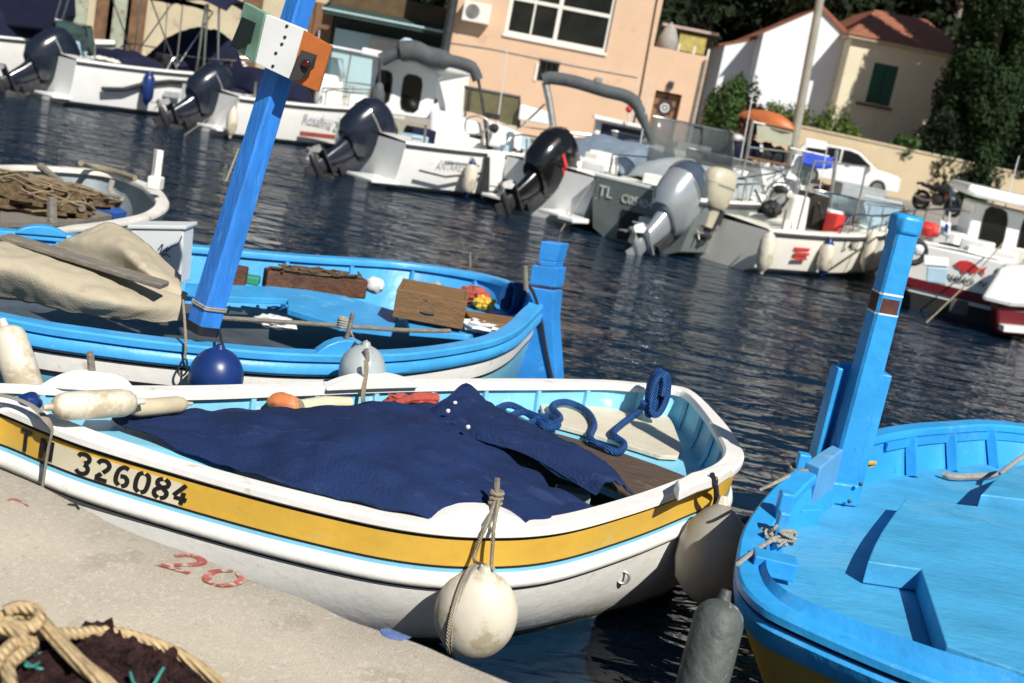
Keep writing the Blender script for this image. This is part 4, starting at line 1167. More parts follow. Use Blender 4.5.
# ---------------- peach building
Yb = 35.6
def bxz(x, y, Y=Yb):
    q = WY(x, y, Y)
    return q.x, q.z
PB = thing('harbour_building', 'peach rendered building with white framed windows and plank door facing the boats', 'building', ((0, Yb, FQ)))
xL, _ = bxz(451, 30)
xM, _ = bxz(657, 30)
xR, zT = bxz(709, 57)
wx0, wz0 = bxz(504, 33)
wx1, wz1 = bxz(606, 53)
wz0 = (wz0 + wz1) / 2
wz1 = wz0 + 2.0
dx0, dz1 = bxz(656, 90)
dx1, _ = bxz(682, 96)
gx0, gz1 = bxz(540, 60)
gx1, gz0 = bxz(556, 84)
holes = [(wx0, wx1, wz0, wz1), (gx0, gx1, gz0, gz1 + .02), (wx0, wx1, wz1 + 1.6, wz1 + 3.4)]
b = wallgrid(xL, xM, FQ - .2, 11, Yb, holes)
shell(b, xL, xM, Yb, Yb + 9, FQ - .2, 11)
b.build('main_wall', 'peach', PB, smooth=False)
b = wallgrid(xM, xR, FQ - .2, zT, Yb + .004, [(dx0, dx1, FQ - .2, dz1)])
shell(b, xM + .002, xR, Yb + .004, Yb + 9.1, FQ - .2, zT - .55)
bx(b, xM, xR, Yb + .2, Yb + .22, zT - .6, zT)
b.add([(xM, Yb + .004, zT), (xR, Yb + .004, zT), (xR, Yb + .2, zT), (xM, Yb + .2, zT)], [(0, 1, 2, 3)])
b.add([(xR, Yb + .004, zT - .55), (xR, Yb + .2, zT - .55), (xR, Yb + .2, zT), (xR, Yb + .004, zT)], [(0, 1, 2, 3)])
b.build('terrace_wall', 'peach', PB, smooth=False)
def window(p, x0, x1, z0, z1, y, bars, rows):
    f = MB()
    t = .10
    bx(f, x0, x1, y + .08, y + .16, z0, z0 + t)
    bx(f, x0, x1, y + .08, y + .16, z1 - t, z1)
    bx(f, x0, x0 + t, y + .08, y + .16, z0 + t, z1 - t)
    bx(f, x1 - t, x1, y + .08, y + .16, z0 + t, z1 - t)
    for k, u_ in enumerate(bars):
        wd = .12 if k == 0 else .05
        c_ = x0 + (x1 - x0) * u_
        bx(f, c_ - wd / 2, c_ + wd / 2, y + .075, y + .158, z0 + t, z1 - t)
    for r_ in rows:
        bx(f, x0 + t, x1 - t, y + .07, y + .155, r_ - .05, r_ + .05)
    fr_ = f.build('window', 'frame', p, smooth=False)
    bx(MB(), x0 + .03, x1 - .03, y + .12, y + .13, z0 + .03, z1 - .03).build('pane', 'glass', fr_, smooth=False)
    bx(MB(), x0 - .03, x1 + .03, y - .06, y + .07, z0 - .09, z0 - .003).build('sill', 'frame', fr_, smooth=False, bevel=.01)
_, rz_ = bxz(560, 18)
window(PB, wx0, wx1, wz0, wz1, Yb, [.49, .25], [wz0 + 1.02])
window(PB, wx0, wx1, wz1 + 1.6, wz1 + 3.4, Yb, [.49], [wz1 + 2.7])
gw = MB()
for k in range(4):
    xx = gx0 + .06 + k * (gx1 - gx0 - .12) / 3
    gw.tube([(xx, Yb + .04, gz0), (xx, Yb + .04, gz1)], .014, 6)
bx(gw, gx0 - .02, gx1 + .02, Yb - .02, Yb + .07, gz1 - .02, gz1 + .06)
gg = gw.build('barred_window', 'darkmetal', PB, smooth=False)
bx(MB(), gx0 + .01, gx1 - .01, Yb + .16, Yb + .17, gz0 + .01, gz1).build('pane', 'glass', gg, smooth=False)
bx(MB(), gx0 - .08, gx0 - .002, Yb - .03, Yb + .10, gz0 - .03, gz1 - .1).build('shutter', 'frame', gg, smooth=False)
dd = bx(MB(), dx0 + .002, dx1 - .002, Yb + .19, Yb + .24, FQ - .1, dz1 - .05).build('door', 'door', PB, smooth=False)
dcx = (dx0 + dx1) / 2 - .02
_, dcz = bxz(663, 107)
e = MB()
yd = Yb + .18
star = []
for k in range(16):
    a = k * 2 * pi / 16
    r_ = .34 if k % 4 == 0 else (.25 if k % 2 == 0 else .21)
    star.append((dcx + r_ * cos(a) * 1.05, yd, dcz + r_ * sin(a) * 1.1))
e.extr(star, (0, .02, 0))
em = e.build('emblem', mat('dark maroon carved wood', (.05, .018, .018), .6), dd, smooth=False)
e = MB()
e.tube([(dcx + .11 * cos(k * .3142), yd - .012, dcz - .02 + .11 * sin(k * .3142)) for k in range(20)], .028, 6, closed=True)
e.blob((dcx, yd - .012, dcz - .02), (.045, .02, .045), n=8)
e.build('emblem_ring', 'whitebox', em)
b = MB()
for k in range(2):
    bx(b, dx0 + .05 + k * .45, dx0 + .40 + k * .45, yd - .005, yd + .012, FQ + .02, FQ + .5)
b.build('door_panel', 'door', dd, smooth=False)
# terrace rail and dark tube for the shadow gap
for x in (678, 694, 709):
    q = WY(x, 50, Yb + .12)
    MB().tube([(q.x, Yb + .12, zT), (q.x, Yb + .12, zT + .22)], .035, 6).build('rail_post', 'frame', PB)
q = WY(450, 25, Yb - .08)
MB().tube([(q.x - .02, Yb - .1, FQ), (q.x - .02, Yb - .1, 8)], .14, 10).build('corner_tube', 'darkmetal', PB)  # dark tube stands in for the shadowed gap at the left corner
ca, cb_ = WY(656, 6, Yb - .02), WY(640, 92, Yb - .02)
MB().tube([(ca.x, Yb - .025, 9), (ca.x, Yb - .025, ca.z), (cb_.x + .02, Yb - .025, cb_.z), (cb_.x, Yb - .025, FQ)], .022, 5).build('wall_cable', 'darkmetal', PB)
MB().tube([(xL, Yb - .02, wz0 - .55), (xL + 1.2, Yb - .02, wz0 - .5), (gx1 + .5, Yb - .02, wz0 - .52), (ca.x - .1, Yb - .02, wz0 - .5)], .014, 5).build('wall_cable', 'dullmetal', PB)
MB().tube([(xR - .08, Yb - .05, FQ), (xR - .08, Yb - .05, zT - .1)], .045, 8).build('corner_tube', 'dullmetal', PB)  # plain metal downpipe at the right corner
for xx, zz in ((xL + .5, 5.6), (gx1 + 1.2, 2.6)):
    MB().box((xx, Yb - .05, zz), (.22, .08, .3)).build('meter_box', 'dullmetal', PB, bevel=.01)
MB().box(((dx0 + dx1) / 2, Yb - .06, dz1 + .22), (.16, .1, .2)).build('wall_lamp', 'darkmetal', PB, bevel=.02)
ac = thing('air_conditioner', 'white air conditioning unit with round grille on the peach wall', 'air conditioner', WY(475, 20, Yb))
ax, az = bxz(462, 21)
ax2, az2 = bxz(489, 25)
az = (az + az2) / 2
bx(MB(), ax, ax2, Yb - .34, Yb - .04, az, az + .56).build('case', 'frame', ac, smooth=False, bevel=.02)
c_ = V((ax + (ax2 - ax) * .36, Yb - .352, az + .29))
MB().tube([c_, c_ + V((0, .014, 0))], .20, 20).build('grille', mat('grille grey', (.22, .20, .18), .5), ac)
mb = MB()
for k in range(4):
    mb.tube([c_ + V((0, -.008, 0)) + V((cos(a), 0, sin(a))) * (.05 + k * .045) for a in [j * 2 * pi / 18 for j in range(18)]], .006, 5, closed=True)
mb.build('grille_rings', 'dullmetal', ac)
for xx in (ax + .1, ax2 - .1):
    bx(MB(), xx - .02, xx + .02, Yb - .3, Yb - .002, az - .06, az - .004).build('bracket', 'dullmetal', ac, smooth=False)
gc = WY(669, 36, Yb + .8)
t = thing('covered_parasol', 'folded grey cloth parasol standing on the terrace of the peach building', 'parasol', (gc.x, gc.y, zT - .55))
MB().tube([(gc.x, gc.y, zT - .55), (gc.x, gc.y, zT + .75)], .03, 8).build('pole', 'dullmetal', t)
MB().lathe([(.24, -.05), (.30, .1), (.28, .35), (.18, .6), (.06, .74), (.02, .8)], 14, Matrix.Translation((gc.x, gc.y, zT))).build('cloth', 'clothgrey', t)
sh = thing('terrace_shed', 'low dark shed with yellow panel and pale roof edge behind the terrace', 'shed', WY(690, 40, Yb + 5))
sx0, sx1 = WY(662, 40, Yb + 9.6).x, WY(714, 40, Yb + 9.6).x
_, sz0 = bxz(690, 55, Yb + 9.6)
_, sz1 = bxz(690, 31, Yb + 9.6)
bx(MB(), sx0, sx1, Yb + 9.6, Yb + 11, FQ, sz1).build('shed_wall', mat('dark shed boards', (.04, .035, .02), .8, var=.3), sh, smooth=False)
bx(MB(), sx0 - .1, sx1 + .1, Yb + 9.4, Yb + 11.1, sz1 + .003, sz1 + .1).build('roof_edge', mat('pinkish roof edge', (.42, .33, .30), .8), sh, smooth=False)
_, sa = bxz(690, 45, Yb + 9.6)
bx(MB(), sx0 + .6, sx1 - .25, Yb + 9.55, Yb + 9.598, sa - .25, sa + .35).build('yellow_panel', mat('yellow reed panel', (.38, .33, .10), .8, var=.3, vs=6), sh, smooth=False)

# ---------------- white house
Yw = 50.2
WH = thing('gabled_house', 'whitewashed gabled house with terracotta roof and lower side annex', 'house', WY(790, 100, Yw))
def wq(x, y, Y=Yw):
    q = WY(x, y, Y)
    return q
pk, el, er = wq(820, 9), wq(763, 33), wq(852, 38)
xl, xr = wq(752, 85).x, wq(842, 60).x
zl, zr = el.z, er.z
xp, zp = pk.x, pk.z
b = MB()
b.extr([(xl, Yw, FQ), (xr, Yw, FQ), (xr, Yw, zr), (xp, Yw, zp), (xl, Yw, zl)], (0, 10, 0))
b.build('gable_wall', 'whitewall', WH, smooth=False)
def roofslab(p, a, bb, Y0, Y1, th, name='roof'):
    a, bb = V((a[0], 0, a[1])), V((bb[0], 0, bb[1]))
    d = (bb - a).normalized()
    nr = V((-d.z, 0, d.x))
    if nr.z < 0: nr = -nr
    MB().extr([V((q.x, Y0, q.z)) for q in (a + nr * .004, bb + d * .25 + nr * .004, bb + d * .25 + nr * th, a + nr * th)], (0, Y1 - Y0, 0)).build(name, 'tiles', p, smooth=False)
roofslab(WH, (xp, zp), (xr, zr), Yw - .12, Yw + 10, .16)
roofslab(WH, (xp, zp), (xl, zl), Yw + .02, Yw + 10, .03)
an = wq(730, 70, Yw + 1.6)
al, ar = wq(731, 46, Yw + 1.6), wq(765, 41, Yw + 1.6)
zl_a = al.z
MB().extr([(al.x - .25, Yw + 1.6, FQ), (xl - .004, Yw + 1.6, FQ), (xl - .004, Yw + 1.6, ar.z), (al.x - .25, Yw + 1.6, al.z)], (0, 6, 0)).build('annex_wall', 'whitewall', WH, smooth=False)
roofslab(WH, (xl - .004, ar.z), (al.x - .25, al.z), Yw + 1.55, Yw + 7, .09, 'annex_roof')
# ---------------- cream house
Yc = 48.9
CH = thing('cream_house', 'cream house with one closed green shutter and terracotta hipped roof', 'house', WY(880, 90, Yc))
cxl = wq(843, 75, Yc).x
cxr = cxl + 4.6
ze = wq(880, 44, Yc).z
wA, wB = wq(865, 102, Yc), wq(899, 67, Yc)
b = wallgrid(cxl, cxr, FQ, ze, Yc, [(wA.x, wB.x, wA.z, wB.z)], .2)
shell(b, cxl, cxr, Yc, Yc + 9, FQ, ze)
b.build('wall', 'creamwall', CH, smooth=False)
mx_ = (wA.x + wB.x) / 2
for a, c in ((wA.x + .005, mx_ - .01), (mx_ + .01, wB.x - .005)):
    bx(MB(), a, c, Yc + .02, Yc + .07, wA.z + .005, wB.z - .005).build('shutter', 'shutter', CH, smooth=False)
bx(MB(), wA.x - .35, wB.x + .1, Yc - .14, Yc - .003, wA.z - .14, wA.z - .04).build('sill', mat('brown stone sill', (.12, .08, .05), .8), CH, smooth=False, bevel=.01)
bx(MB(), cxl - .2, cxr + .2, Yc - .25, Yc + 9.2, ze + .003, ze + .13).build('eave', mat('pale eave', (.45, .38, .28), .8), CH, smooth=False, bevel=.02)
b = MB()
z0_, z1_ = ze + .135, ze + 1.5
x0_, x1_ = cxl - .25, cxr + .25
b.add([(x0_, Yc - .3, z0_), (x1_, Yc - .3, z0_), (x1_, Yc + 9.3, z0_), (x0_, Yc + 9.3, z0_), (x0_ + 1.5, Yc + 2.6, z1_), (x1_ - 1.5, Yc + 2.6, z1_), (x1_ - 1.5, Yc + 6.5, z1_), (x0_ + 1.5, Yc + 6.5, z1_)], [(0, 1, 5, 4), (1, 2, 6, 5), (2, 3, 7, 6), (3, 0, 4, 7), (4, 5, 6, 7)])
b.build('roof', 'tiles', CH, smooth=False)
q = WY(1022, 80, 58)
fh = thing('distant_house', 'pale house wall just visible at the right edge behind the dark trees', 'house', (q.x, 58, FQ))
bx(MB(), q.x - .35, q.x + 6, 58, 64, FQ, q.z + .9).build('wall', 'creamwall', fh, smooth=False)
bx(MB(), q.x - .6, q.x + 6.2, 57.8, 64.2, q.z + .905, q.z + 1.1).build('roof', 'tiles', fh, smooth=False)
# ---------------- tan boundary wall
Yt = 44.
q0, q1 = WY(745, 118, Yt), WY(1060, 195, Yt)
tw = thing('boundary_wall', 'low tan stucco wall behind the parked car and motorcycle', 'wall', ((q0.x + q1.x) / 2, Yt, FQ))
zt_ = WY(870, 139, Yt).z
zt2 = WY(1024, 178, Yt).z
MB().extr([(q0.x - 1.5, Yt, FQ), (q1.x + 4, Yt, FQ), (q1.x + 4, Yt, zt2), (q0.x - 1.5, Yt, zt_)], (0, .3, 0)).build('wall_body', 'tanwall', tw, smooth=False)
MB().extr([(q0.x - 1.5, Yt - .04, zt_ + .003), (q1.x + 4, Yt - .04, zt2 + .003), (q1.x + 4, Yt - .04, zt2 + .08), (q0.x - 1.5, Yt - .04, zt_ + .08)], (0, .38, 0)).build('coping', mat('pale coping', (.50, .42, .30), .85, var=.15), tw, smooth=False)
# ---------------- utility pole
Yp = 41.
pa, pc = WY(797, 125, Yp), WY(820, 0, Yp)
up_ = thing('utility_pole', 'pale concrete utility pole standing in front of the whitewashed house', 'pole', (pa.x, Yp, FQ))
dirp = (pc - pa).normalized()
pb_ = pa - dirp * ((pa.z - FQ) / dirp.z)
MB().tube([pb_, pa, pc, pc + dirp * 4], [.17, .155, .135, .11], 12).build('shaft', mat('pale weathered concrete', (.30, .29, .24), .85, var=.15, vs=3), up_)

# ---------------- left kiosks and sheds
Yk = 37.5
ks = thing('market_kiosk', 'long kiosk with light cyan panels under a dark green awning', 'kiosk', WY(390, 50, Yk))
kx0, kx1 = WY(333, 45, Yk).x, WY(446, 70, Yk).x
kz1 = WY(388, 38, Yk).z
kz2 = WY(388, 20, Yk).z
kz3 = WY(388, 8, Yk).z
bx(MB(), kx0, kx1, Yk, Yk + 3, FQ, kz1).build('cyan_panel', 'cyanpanel', ks, smooth=False)
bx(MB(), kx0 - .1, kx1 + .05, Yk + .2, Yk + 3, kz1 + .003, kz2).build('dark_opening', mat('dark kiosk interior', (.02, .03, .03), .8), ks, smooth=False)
MB().extr([(kx0 - .3, Yk - .9, kz2 - .18), (kx0 - .3, Yk - .9, kz2 - .06), (kx0 - .3, Yk + .3, kz2 + .14), (kx0 - .3, Yk + .3, kz2 + .02)], (kx1 - kx0 + .3, 0, 0)).build('awning', 'awning', ks, smooth=False)
MB().tube([(kx0 - .3, Yk - .92, kz2 - .05), (kx1, Yk - .92, kz2 - .05)], .035, 6).build('awning_bar', 'cyanpanel', ks)
bx(MB(), kx0 - .3, kx1 + .1, Yk + .4, Yk + 3.5, kz2 + .15, kz3 + .35).build('roof_board', mat('brown roof fascia', (.10, .065, .03), .8, var=.3, vs=3), ks, smooth=False)
for xx in (kx0 + 1.1, kx0 + 2.3):
    bx(MB(), xx, xx + .9, Yk - .05, Yk - .003, kz1 - .45, kz1 - .06).build('notice_board', mat('pale pink board', (.50, .44, .42), .7, var=.15), ks, smooth=False)
Ys = 38.5
sd = thing('harbour_shed', 'cream harbour shed with rusty brown doors behind the left boats', 'shed', WY(180, 30, Ys))
s0, s1 = WY(-30, 5, Ys).x, WY(328, 40, Ys).x
b = MB()
bx(b, s0, s1, Ys, Ys + 4, FQ, 4.4)
b.build('wall', mat('cream shed wall', (.52, .45, .31), .85, var=.12, vs=1.5, wear=[((.35, .27, .17), .2, 2)]), sd, smooth=False)
for x, wd, mt_, h0 in ((70, 1.0, 'palegreen', 3.2), (103, .55, 'rust', 3.0), (118, .7, 'palegreen', 3.1), (135, .6, 'rust', 3.0), (250, .6, 'rust', 3.3), (305, .5, 'rust', 3.4), (322, .6, 'door', 3.4)):
    q = WY(x, 30, Ys)
    mm_ = {'palegreen': mat('flaking pale green door', (.33, .36, .28), .8, var=.2, vs=3, wear=[((.22, .12, .06), .3, 3)]), 'rust': mat('rusty brown sheet', (.16, .09, .045), .85, var=.4, vs=3)}.get(mt_, mt_)
    bx(MB(), q.x - wd / 2, q.x + wd / 2, Ys - .06, Ys - .004, FQ, h0).build('door', mm_, sd, smooth=False)

# ============================================================ TREES
def leaves(b, c, r, n, size, rg, flat=1., shell_=.55, outward=.6):
    c = V(c)
    for _ in range(n):
        while True:
            d = V((rg.uniform(-1, 1), rg.uniform(-1, 1), rg.uniform(-1, 1)))
            if .01 < d.length < 1: break
        k = shell_ + (1 - shell_) * rg.random()
        d.normalize()
        p = c + V((d.x * r[0], d.y * r[1], d.z * r[2])) * k
        nv = (d * outward + V((rg.gauss(0, .5), rg.gauss(0, .5), rg.gauss(0, .5)))).normalized()
        a = nv.cross(V((rg.gauss(0, 1), rg.gauss(0, 1), rg.gauss(0, 1)))).normalized()
        e_ = nv.cross(a)
        s_ = size * rg.uniform(.6, 1.4)
        o = len(b.v)
        b.v += [p - a * s_, p - e_ * s_ * .45, p + a * s_, p + e_ * s_ * .45]
        b.f.append((o, o + 1, o + 2, o + 3))

def tree(name, label, cat, base, h, r, fol, nclump, nleaf, size, seed, trunk_h=.6, bark='bark', group=None, flat=.55, tr=.16, lean=(0, 0)):
    rg = random.Random(seed)
    base = V(base)
    t = thing(name, label, cat, base, 0, group)
    top = base + V((lean[0], lean[1], h))
    mb = MB()
    mb.tube(catm([base - V((0, 0, .2)), base + V((lean[0] * .2 + rg.uniform(-.1, .1), lean[1] * .2, h * .3)), base.lerp(top, .6) + V((rg.uniform(-.15, .15), 0, 0)), base.lerp(top, .92)], 4), [tr * (1 - .06 * k) for k in range(13)], 8)
    for k in range(5):
        a = rg.uniform(0, 2 * pi)
        p = base.lerp(top, trunk_h + (1 - trunk_h) * rg.random() * .7)
        q = p + V((cos(a) * r * .6, sin(a) * r * .6, h * .12))
        mb.tube([p, p.lerp(q, .5) + V((0, 0, .1)), q], [tr * .4, tr * .28, tr * .12], 6)
    mb.build('trunk', bark, t)
    b = MB()
    for k in range(nclump):
        a, u_ = rg.uniform(0, 2 * pi), rg.random()
        z = trunk_h + (1 - trunk_h) * u_
        rr = r * (rg.random() ** .5) * (1 - .55 * u_ ** 2)
        c_ = base.lerp(top, z) + V((cos(a) * rr, sin(a) * rr, 0))
        s_ = r * rg.uniform(.28, .5)
        leaves(b, c_, (s_, s_, s_ * flat * rg.uniform(.8, 1.3)), nleaf, size, rg)
    b.build('crown', fol, t, smooth=False)
    return t
PINE = 'pines standing on the wooded slope behind the houses'
pinelab = 'dark pine standing in the shaded wood behind the houses'
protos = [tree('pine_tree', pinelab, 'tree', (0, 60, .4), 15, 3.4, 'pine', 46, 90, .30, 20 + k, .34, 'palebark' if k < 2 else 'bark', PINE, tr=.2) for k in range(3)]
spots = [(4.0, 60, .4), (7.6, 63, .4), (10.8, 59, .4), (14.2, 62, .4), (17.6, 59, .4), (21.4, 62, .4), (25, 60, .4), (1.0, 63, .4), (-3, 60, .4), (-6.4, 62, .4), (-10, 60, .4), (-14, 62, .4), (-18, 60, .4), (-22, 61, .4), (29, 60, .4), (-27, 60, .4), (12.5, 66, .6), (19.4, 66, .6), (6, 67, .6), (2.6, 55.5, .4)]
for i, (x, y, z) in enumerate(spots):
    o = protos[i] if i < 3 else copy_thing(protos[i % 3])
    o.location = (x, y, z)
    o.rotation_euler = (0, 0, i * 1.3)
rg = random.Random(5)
# big dark conifer by the cream house
def column_tree(name, label, base, h, r, fol, n, size, seed, lobes):
    t = thing(name, label, 'tree', base)
    base = V(base)
    rg = random.Random(seed)
    MB().tube([base - V((0, 0, .2)), base + V((0, 0, h * .5)), base + V((0, 0, h * .9))], [.22, .16, .05], 8).build('trunk', 'bark', t)
    b = MB()
    for k in range(lobes):
        u_ = rg.random()
        a = rg.uniform(0, 2 * pi)
        rad = r * (1 - u_ ** 2.2) * (.75 + .25 * rg.random())
        c_ = base + V((cos(a) * rad * .75, sin(a) * rad * .75, .3 + h * u_))
        s_ = r * rg.uniform(.24, .42)
        leaves(b, c_, (s_ * .8, s_ * .8, s_ * 1.5), n, size, rg, outward=1.1)
    b.build('crown', fol, t, smooth=False)
    return t
q = WY(965, 130, 45)
column_tree('cypress_tree', 'large dark cypress at the right of the cream house', (q.x + .25, 44.95, FQ), 13, 1.75, 'cypress', 300, .10, 3, 160)
q = WY(993, 130, 46)
column_tree('cypress_tree', 'second cypress just right of the large one near the picture edge', (q.x + .1, 46.6, FQ), 13., 1.7, 'cypress', 290, .10, 4, 140)
def bush(name, label, c, r, fol, n, size, seed, lobes=9):
    t = thing(name, label, 'bush', (c[0], c[1], c[2]))
    rg = random.Random(seed)
    c = V(c)
    b = MB()
    for k in range(lobes):
        a = rg.uniform(0, 2 * pi)
        u_ = rg.random()
        leaves(b, c + V((cos(a) * r[0] * .65 * rg.random(), sin(a) * r[1] * .6 * rg.random(), r[2] * (.2 + .75 * u_))), (r[0] * .5 * (1.1 - .5 * u_), r[1] * .5, r[2] * .32), n, size, rg)
    b.build('foliage', fol, t, smooth=False)
    mb = MB()
    for k in range(3):
        mb.tube([c, c + V(((k - 1) * r[0] * .3, 0, r[2] * .6))], [.05, .02], 6)
    mb.build('stem', 'bark', t)
    return t
q = WY(722, 150, 43.2)
bush('leafy_bush', 'tall green bush between the peach building and the whitewashed house', (q.x, 43.2, FQ), (1.0, .8, 2.75), 'bush', 330, .075, 11, 40)
q = WY(744, 150, 43)
bush('leafy_bush', 'lower reddish bush beside the tall green bush', (q.x, 42.9, FQ), (.6, .5, 1.9), 'bushbrown', 240, .07, 12, 22)
for k, (x, yt_, rr, lab) in enumerate(((776, 114, 1.0, 'bright green hedge plant behind the orange canoe'), (797, 114, 1.0, 'bright green hedge plant at the foot of the utility pole'), (822, 114, 1.1, 'bright green hedge plant between the two houses'), (848, 124, .7, 'small hedge plant below the corner of the cream house'))):
    tp_ = WY(x, yt_, Yt + .9)
    bush('hedge_plant', lab, (tp_.x, Yt + .9, FQ), (rr, .5, tp_.z - FQ), 'bushlight', 240, .07, 30 + k, 26)
for k, (x, yb_, rr, hh, fol, lab) in enumerate(((905, 150, .7, .8, 'bush', 'small dark shrub hanging over the tan wall below the shutter'), (940, 150, 1.2, 1.7, 'pine', 'dark shrub hanging over the tan wall under the large cypress'), (985, 160, 1.3, 1.9, 'cypress', 'dark shrub over the tan wall under the second cypress'), (1020, 165, 1.1, 2.2, 'pine', 'dark shrub over the tan wall at the picture edge'))):
    q = WY(x, yb_, Yt + .6)
    bush('wall_shrub', lab, (q.x, Yt + .5, q.z - .4), (rr, .8, hh), fol, 300, .08, 50 + k, 24)

# ============================================================ MOTOR BOATS
def outboard(root, pivot, mt_cowl, tilt, sc=1., mt_top=None, stripe=None):
    pivot = (pivot[0] - .22, pivot[1], pivot[2] - .46 if tilt > .3 else pivot[2])
    mx = Matrix.Translation(V(pivot)) @ Matrix.Rotation(tilt, 4, 'Y') @ Matrix.Scale(sc, 4)
    def el(cx, lx, ly, z, n=20, e_=2.6):
        out = []
        for k in range(n):
            a = 2 * pi * k / n
            ca, sa = cos(a), sin(a)
            out.append(V((cx + lx * math.copysign(abs(ca) ** (2 / e_), ca), ly * math.copysign(abs(sa) ** (2 / e_), sa), z)))
        return out
    mid = MB().loft([el(-.22, .20, .13, .16), el(-.20, .17, .10, -.05), el(-.20, .15, .085, -.22), el(-.20, .13, .07, -.36)], mx=mx)
    ob = mid.build('outboard_motor', mt_cowl, root, local=True)
    cw = MB().loft([el(-.24, .29, .18, .10), el(-.27, .39, .245, .22), el(-.29, .43, .275, .45), el(-.30, .44, .28, .62)], mx=mx)
    cw.build('cowl', mt_cowl, ob, local=True)
    MB().loft([el(-.30, .445, .285, .625), el(-.30, .44, .28, .76), el(-.28, .40, .25, .89), el(-.24, .29, .18, .97), el(-.2, .16, .10, 1.0)], mx=mx).build('cowl_top', mt_top or mt_cowl, ob, local=True)
    g_ = MB()
    g_.box((-.27, 0, -.37), (.50, .24, .025), mx)
    g_.tube([mx @ V((x, 0, -.55)) for x in (.02, -.03, -.12, -.3, -.42, -.46)], [.01, .045, .07, .075, .06, .03], 10)
    g_.loft([el(-.2, .12, .05, -.36), el(-.2, .13, .04, -.50)], mx=mx)
    g_.extr([mx @ V((x, -.012, z)) for x, z in ((-.05, -.60), (-.3, -.60), (-.34, -.76), (-.2, -.76))], mx.to_3x3() @ V((0, .024, 0)))
    g_.build('gearcase', 'darkmetal' if mt_cowl != 'enginesilver' else 'enginesilver', ob, local=True)
    p_ = MB()
    p_.tube([mx @ V((-.46, 0, -.55)), mx @ V((-.58, 0, -.55))], [.05, .04], 10)
    for k in range(3):
        rr = mx @ Matrix.Translation((-.52, 0, -.55)) @ Matrix.Rotation(k * 2 * pi / 3 + .4, 4, 'X') @ Matrix.Rotation(.6, 4, 'Z')
        p_.extr([rr @ V((0, y, z)) for y, z in ((-.03, .03), (-.09, .12), (-.05, .20), (.04, .19), (.06, .08), (.03, .03))], rr.to_3x3() @ V((.012, 0, 0)))
    p_.build('propeller', 'dullmetal', ob, local=True)
    k_ = MB()
    k_.box((.0, 0, -.08), (.14, .24, .34), mx)
    k_.box((-.06, 0, -.25), (.1, .14, .2), mx)
    k_.build('bracket', 'darkmetal', ob, local=True)
    if stripe:
        s_ = MB()
        s_.loft([el(-.30, .448, .288, .50)[14:20] , el(-.30, .448, .288, .56)[14:20]], False, False, False, mx)
        s_.loft([el(-.30, .446, .284, .44)[15:20] , el(-.30, .448, .288, .47)[15:20]], False, False, False, mx)
        s_.build('stripe', stripe, ob, local=True)
    else:
        MB().loft([el(-.30, .448, .288, .58)[13:20], el(-.30, .448, .288, .605)[13:20]], False, False, False, mx).build('stripe', 'dullmetal', ob, local=True)
    return ob

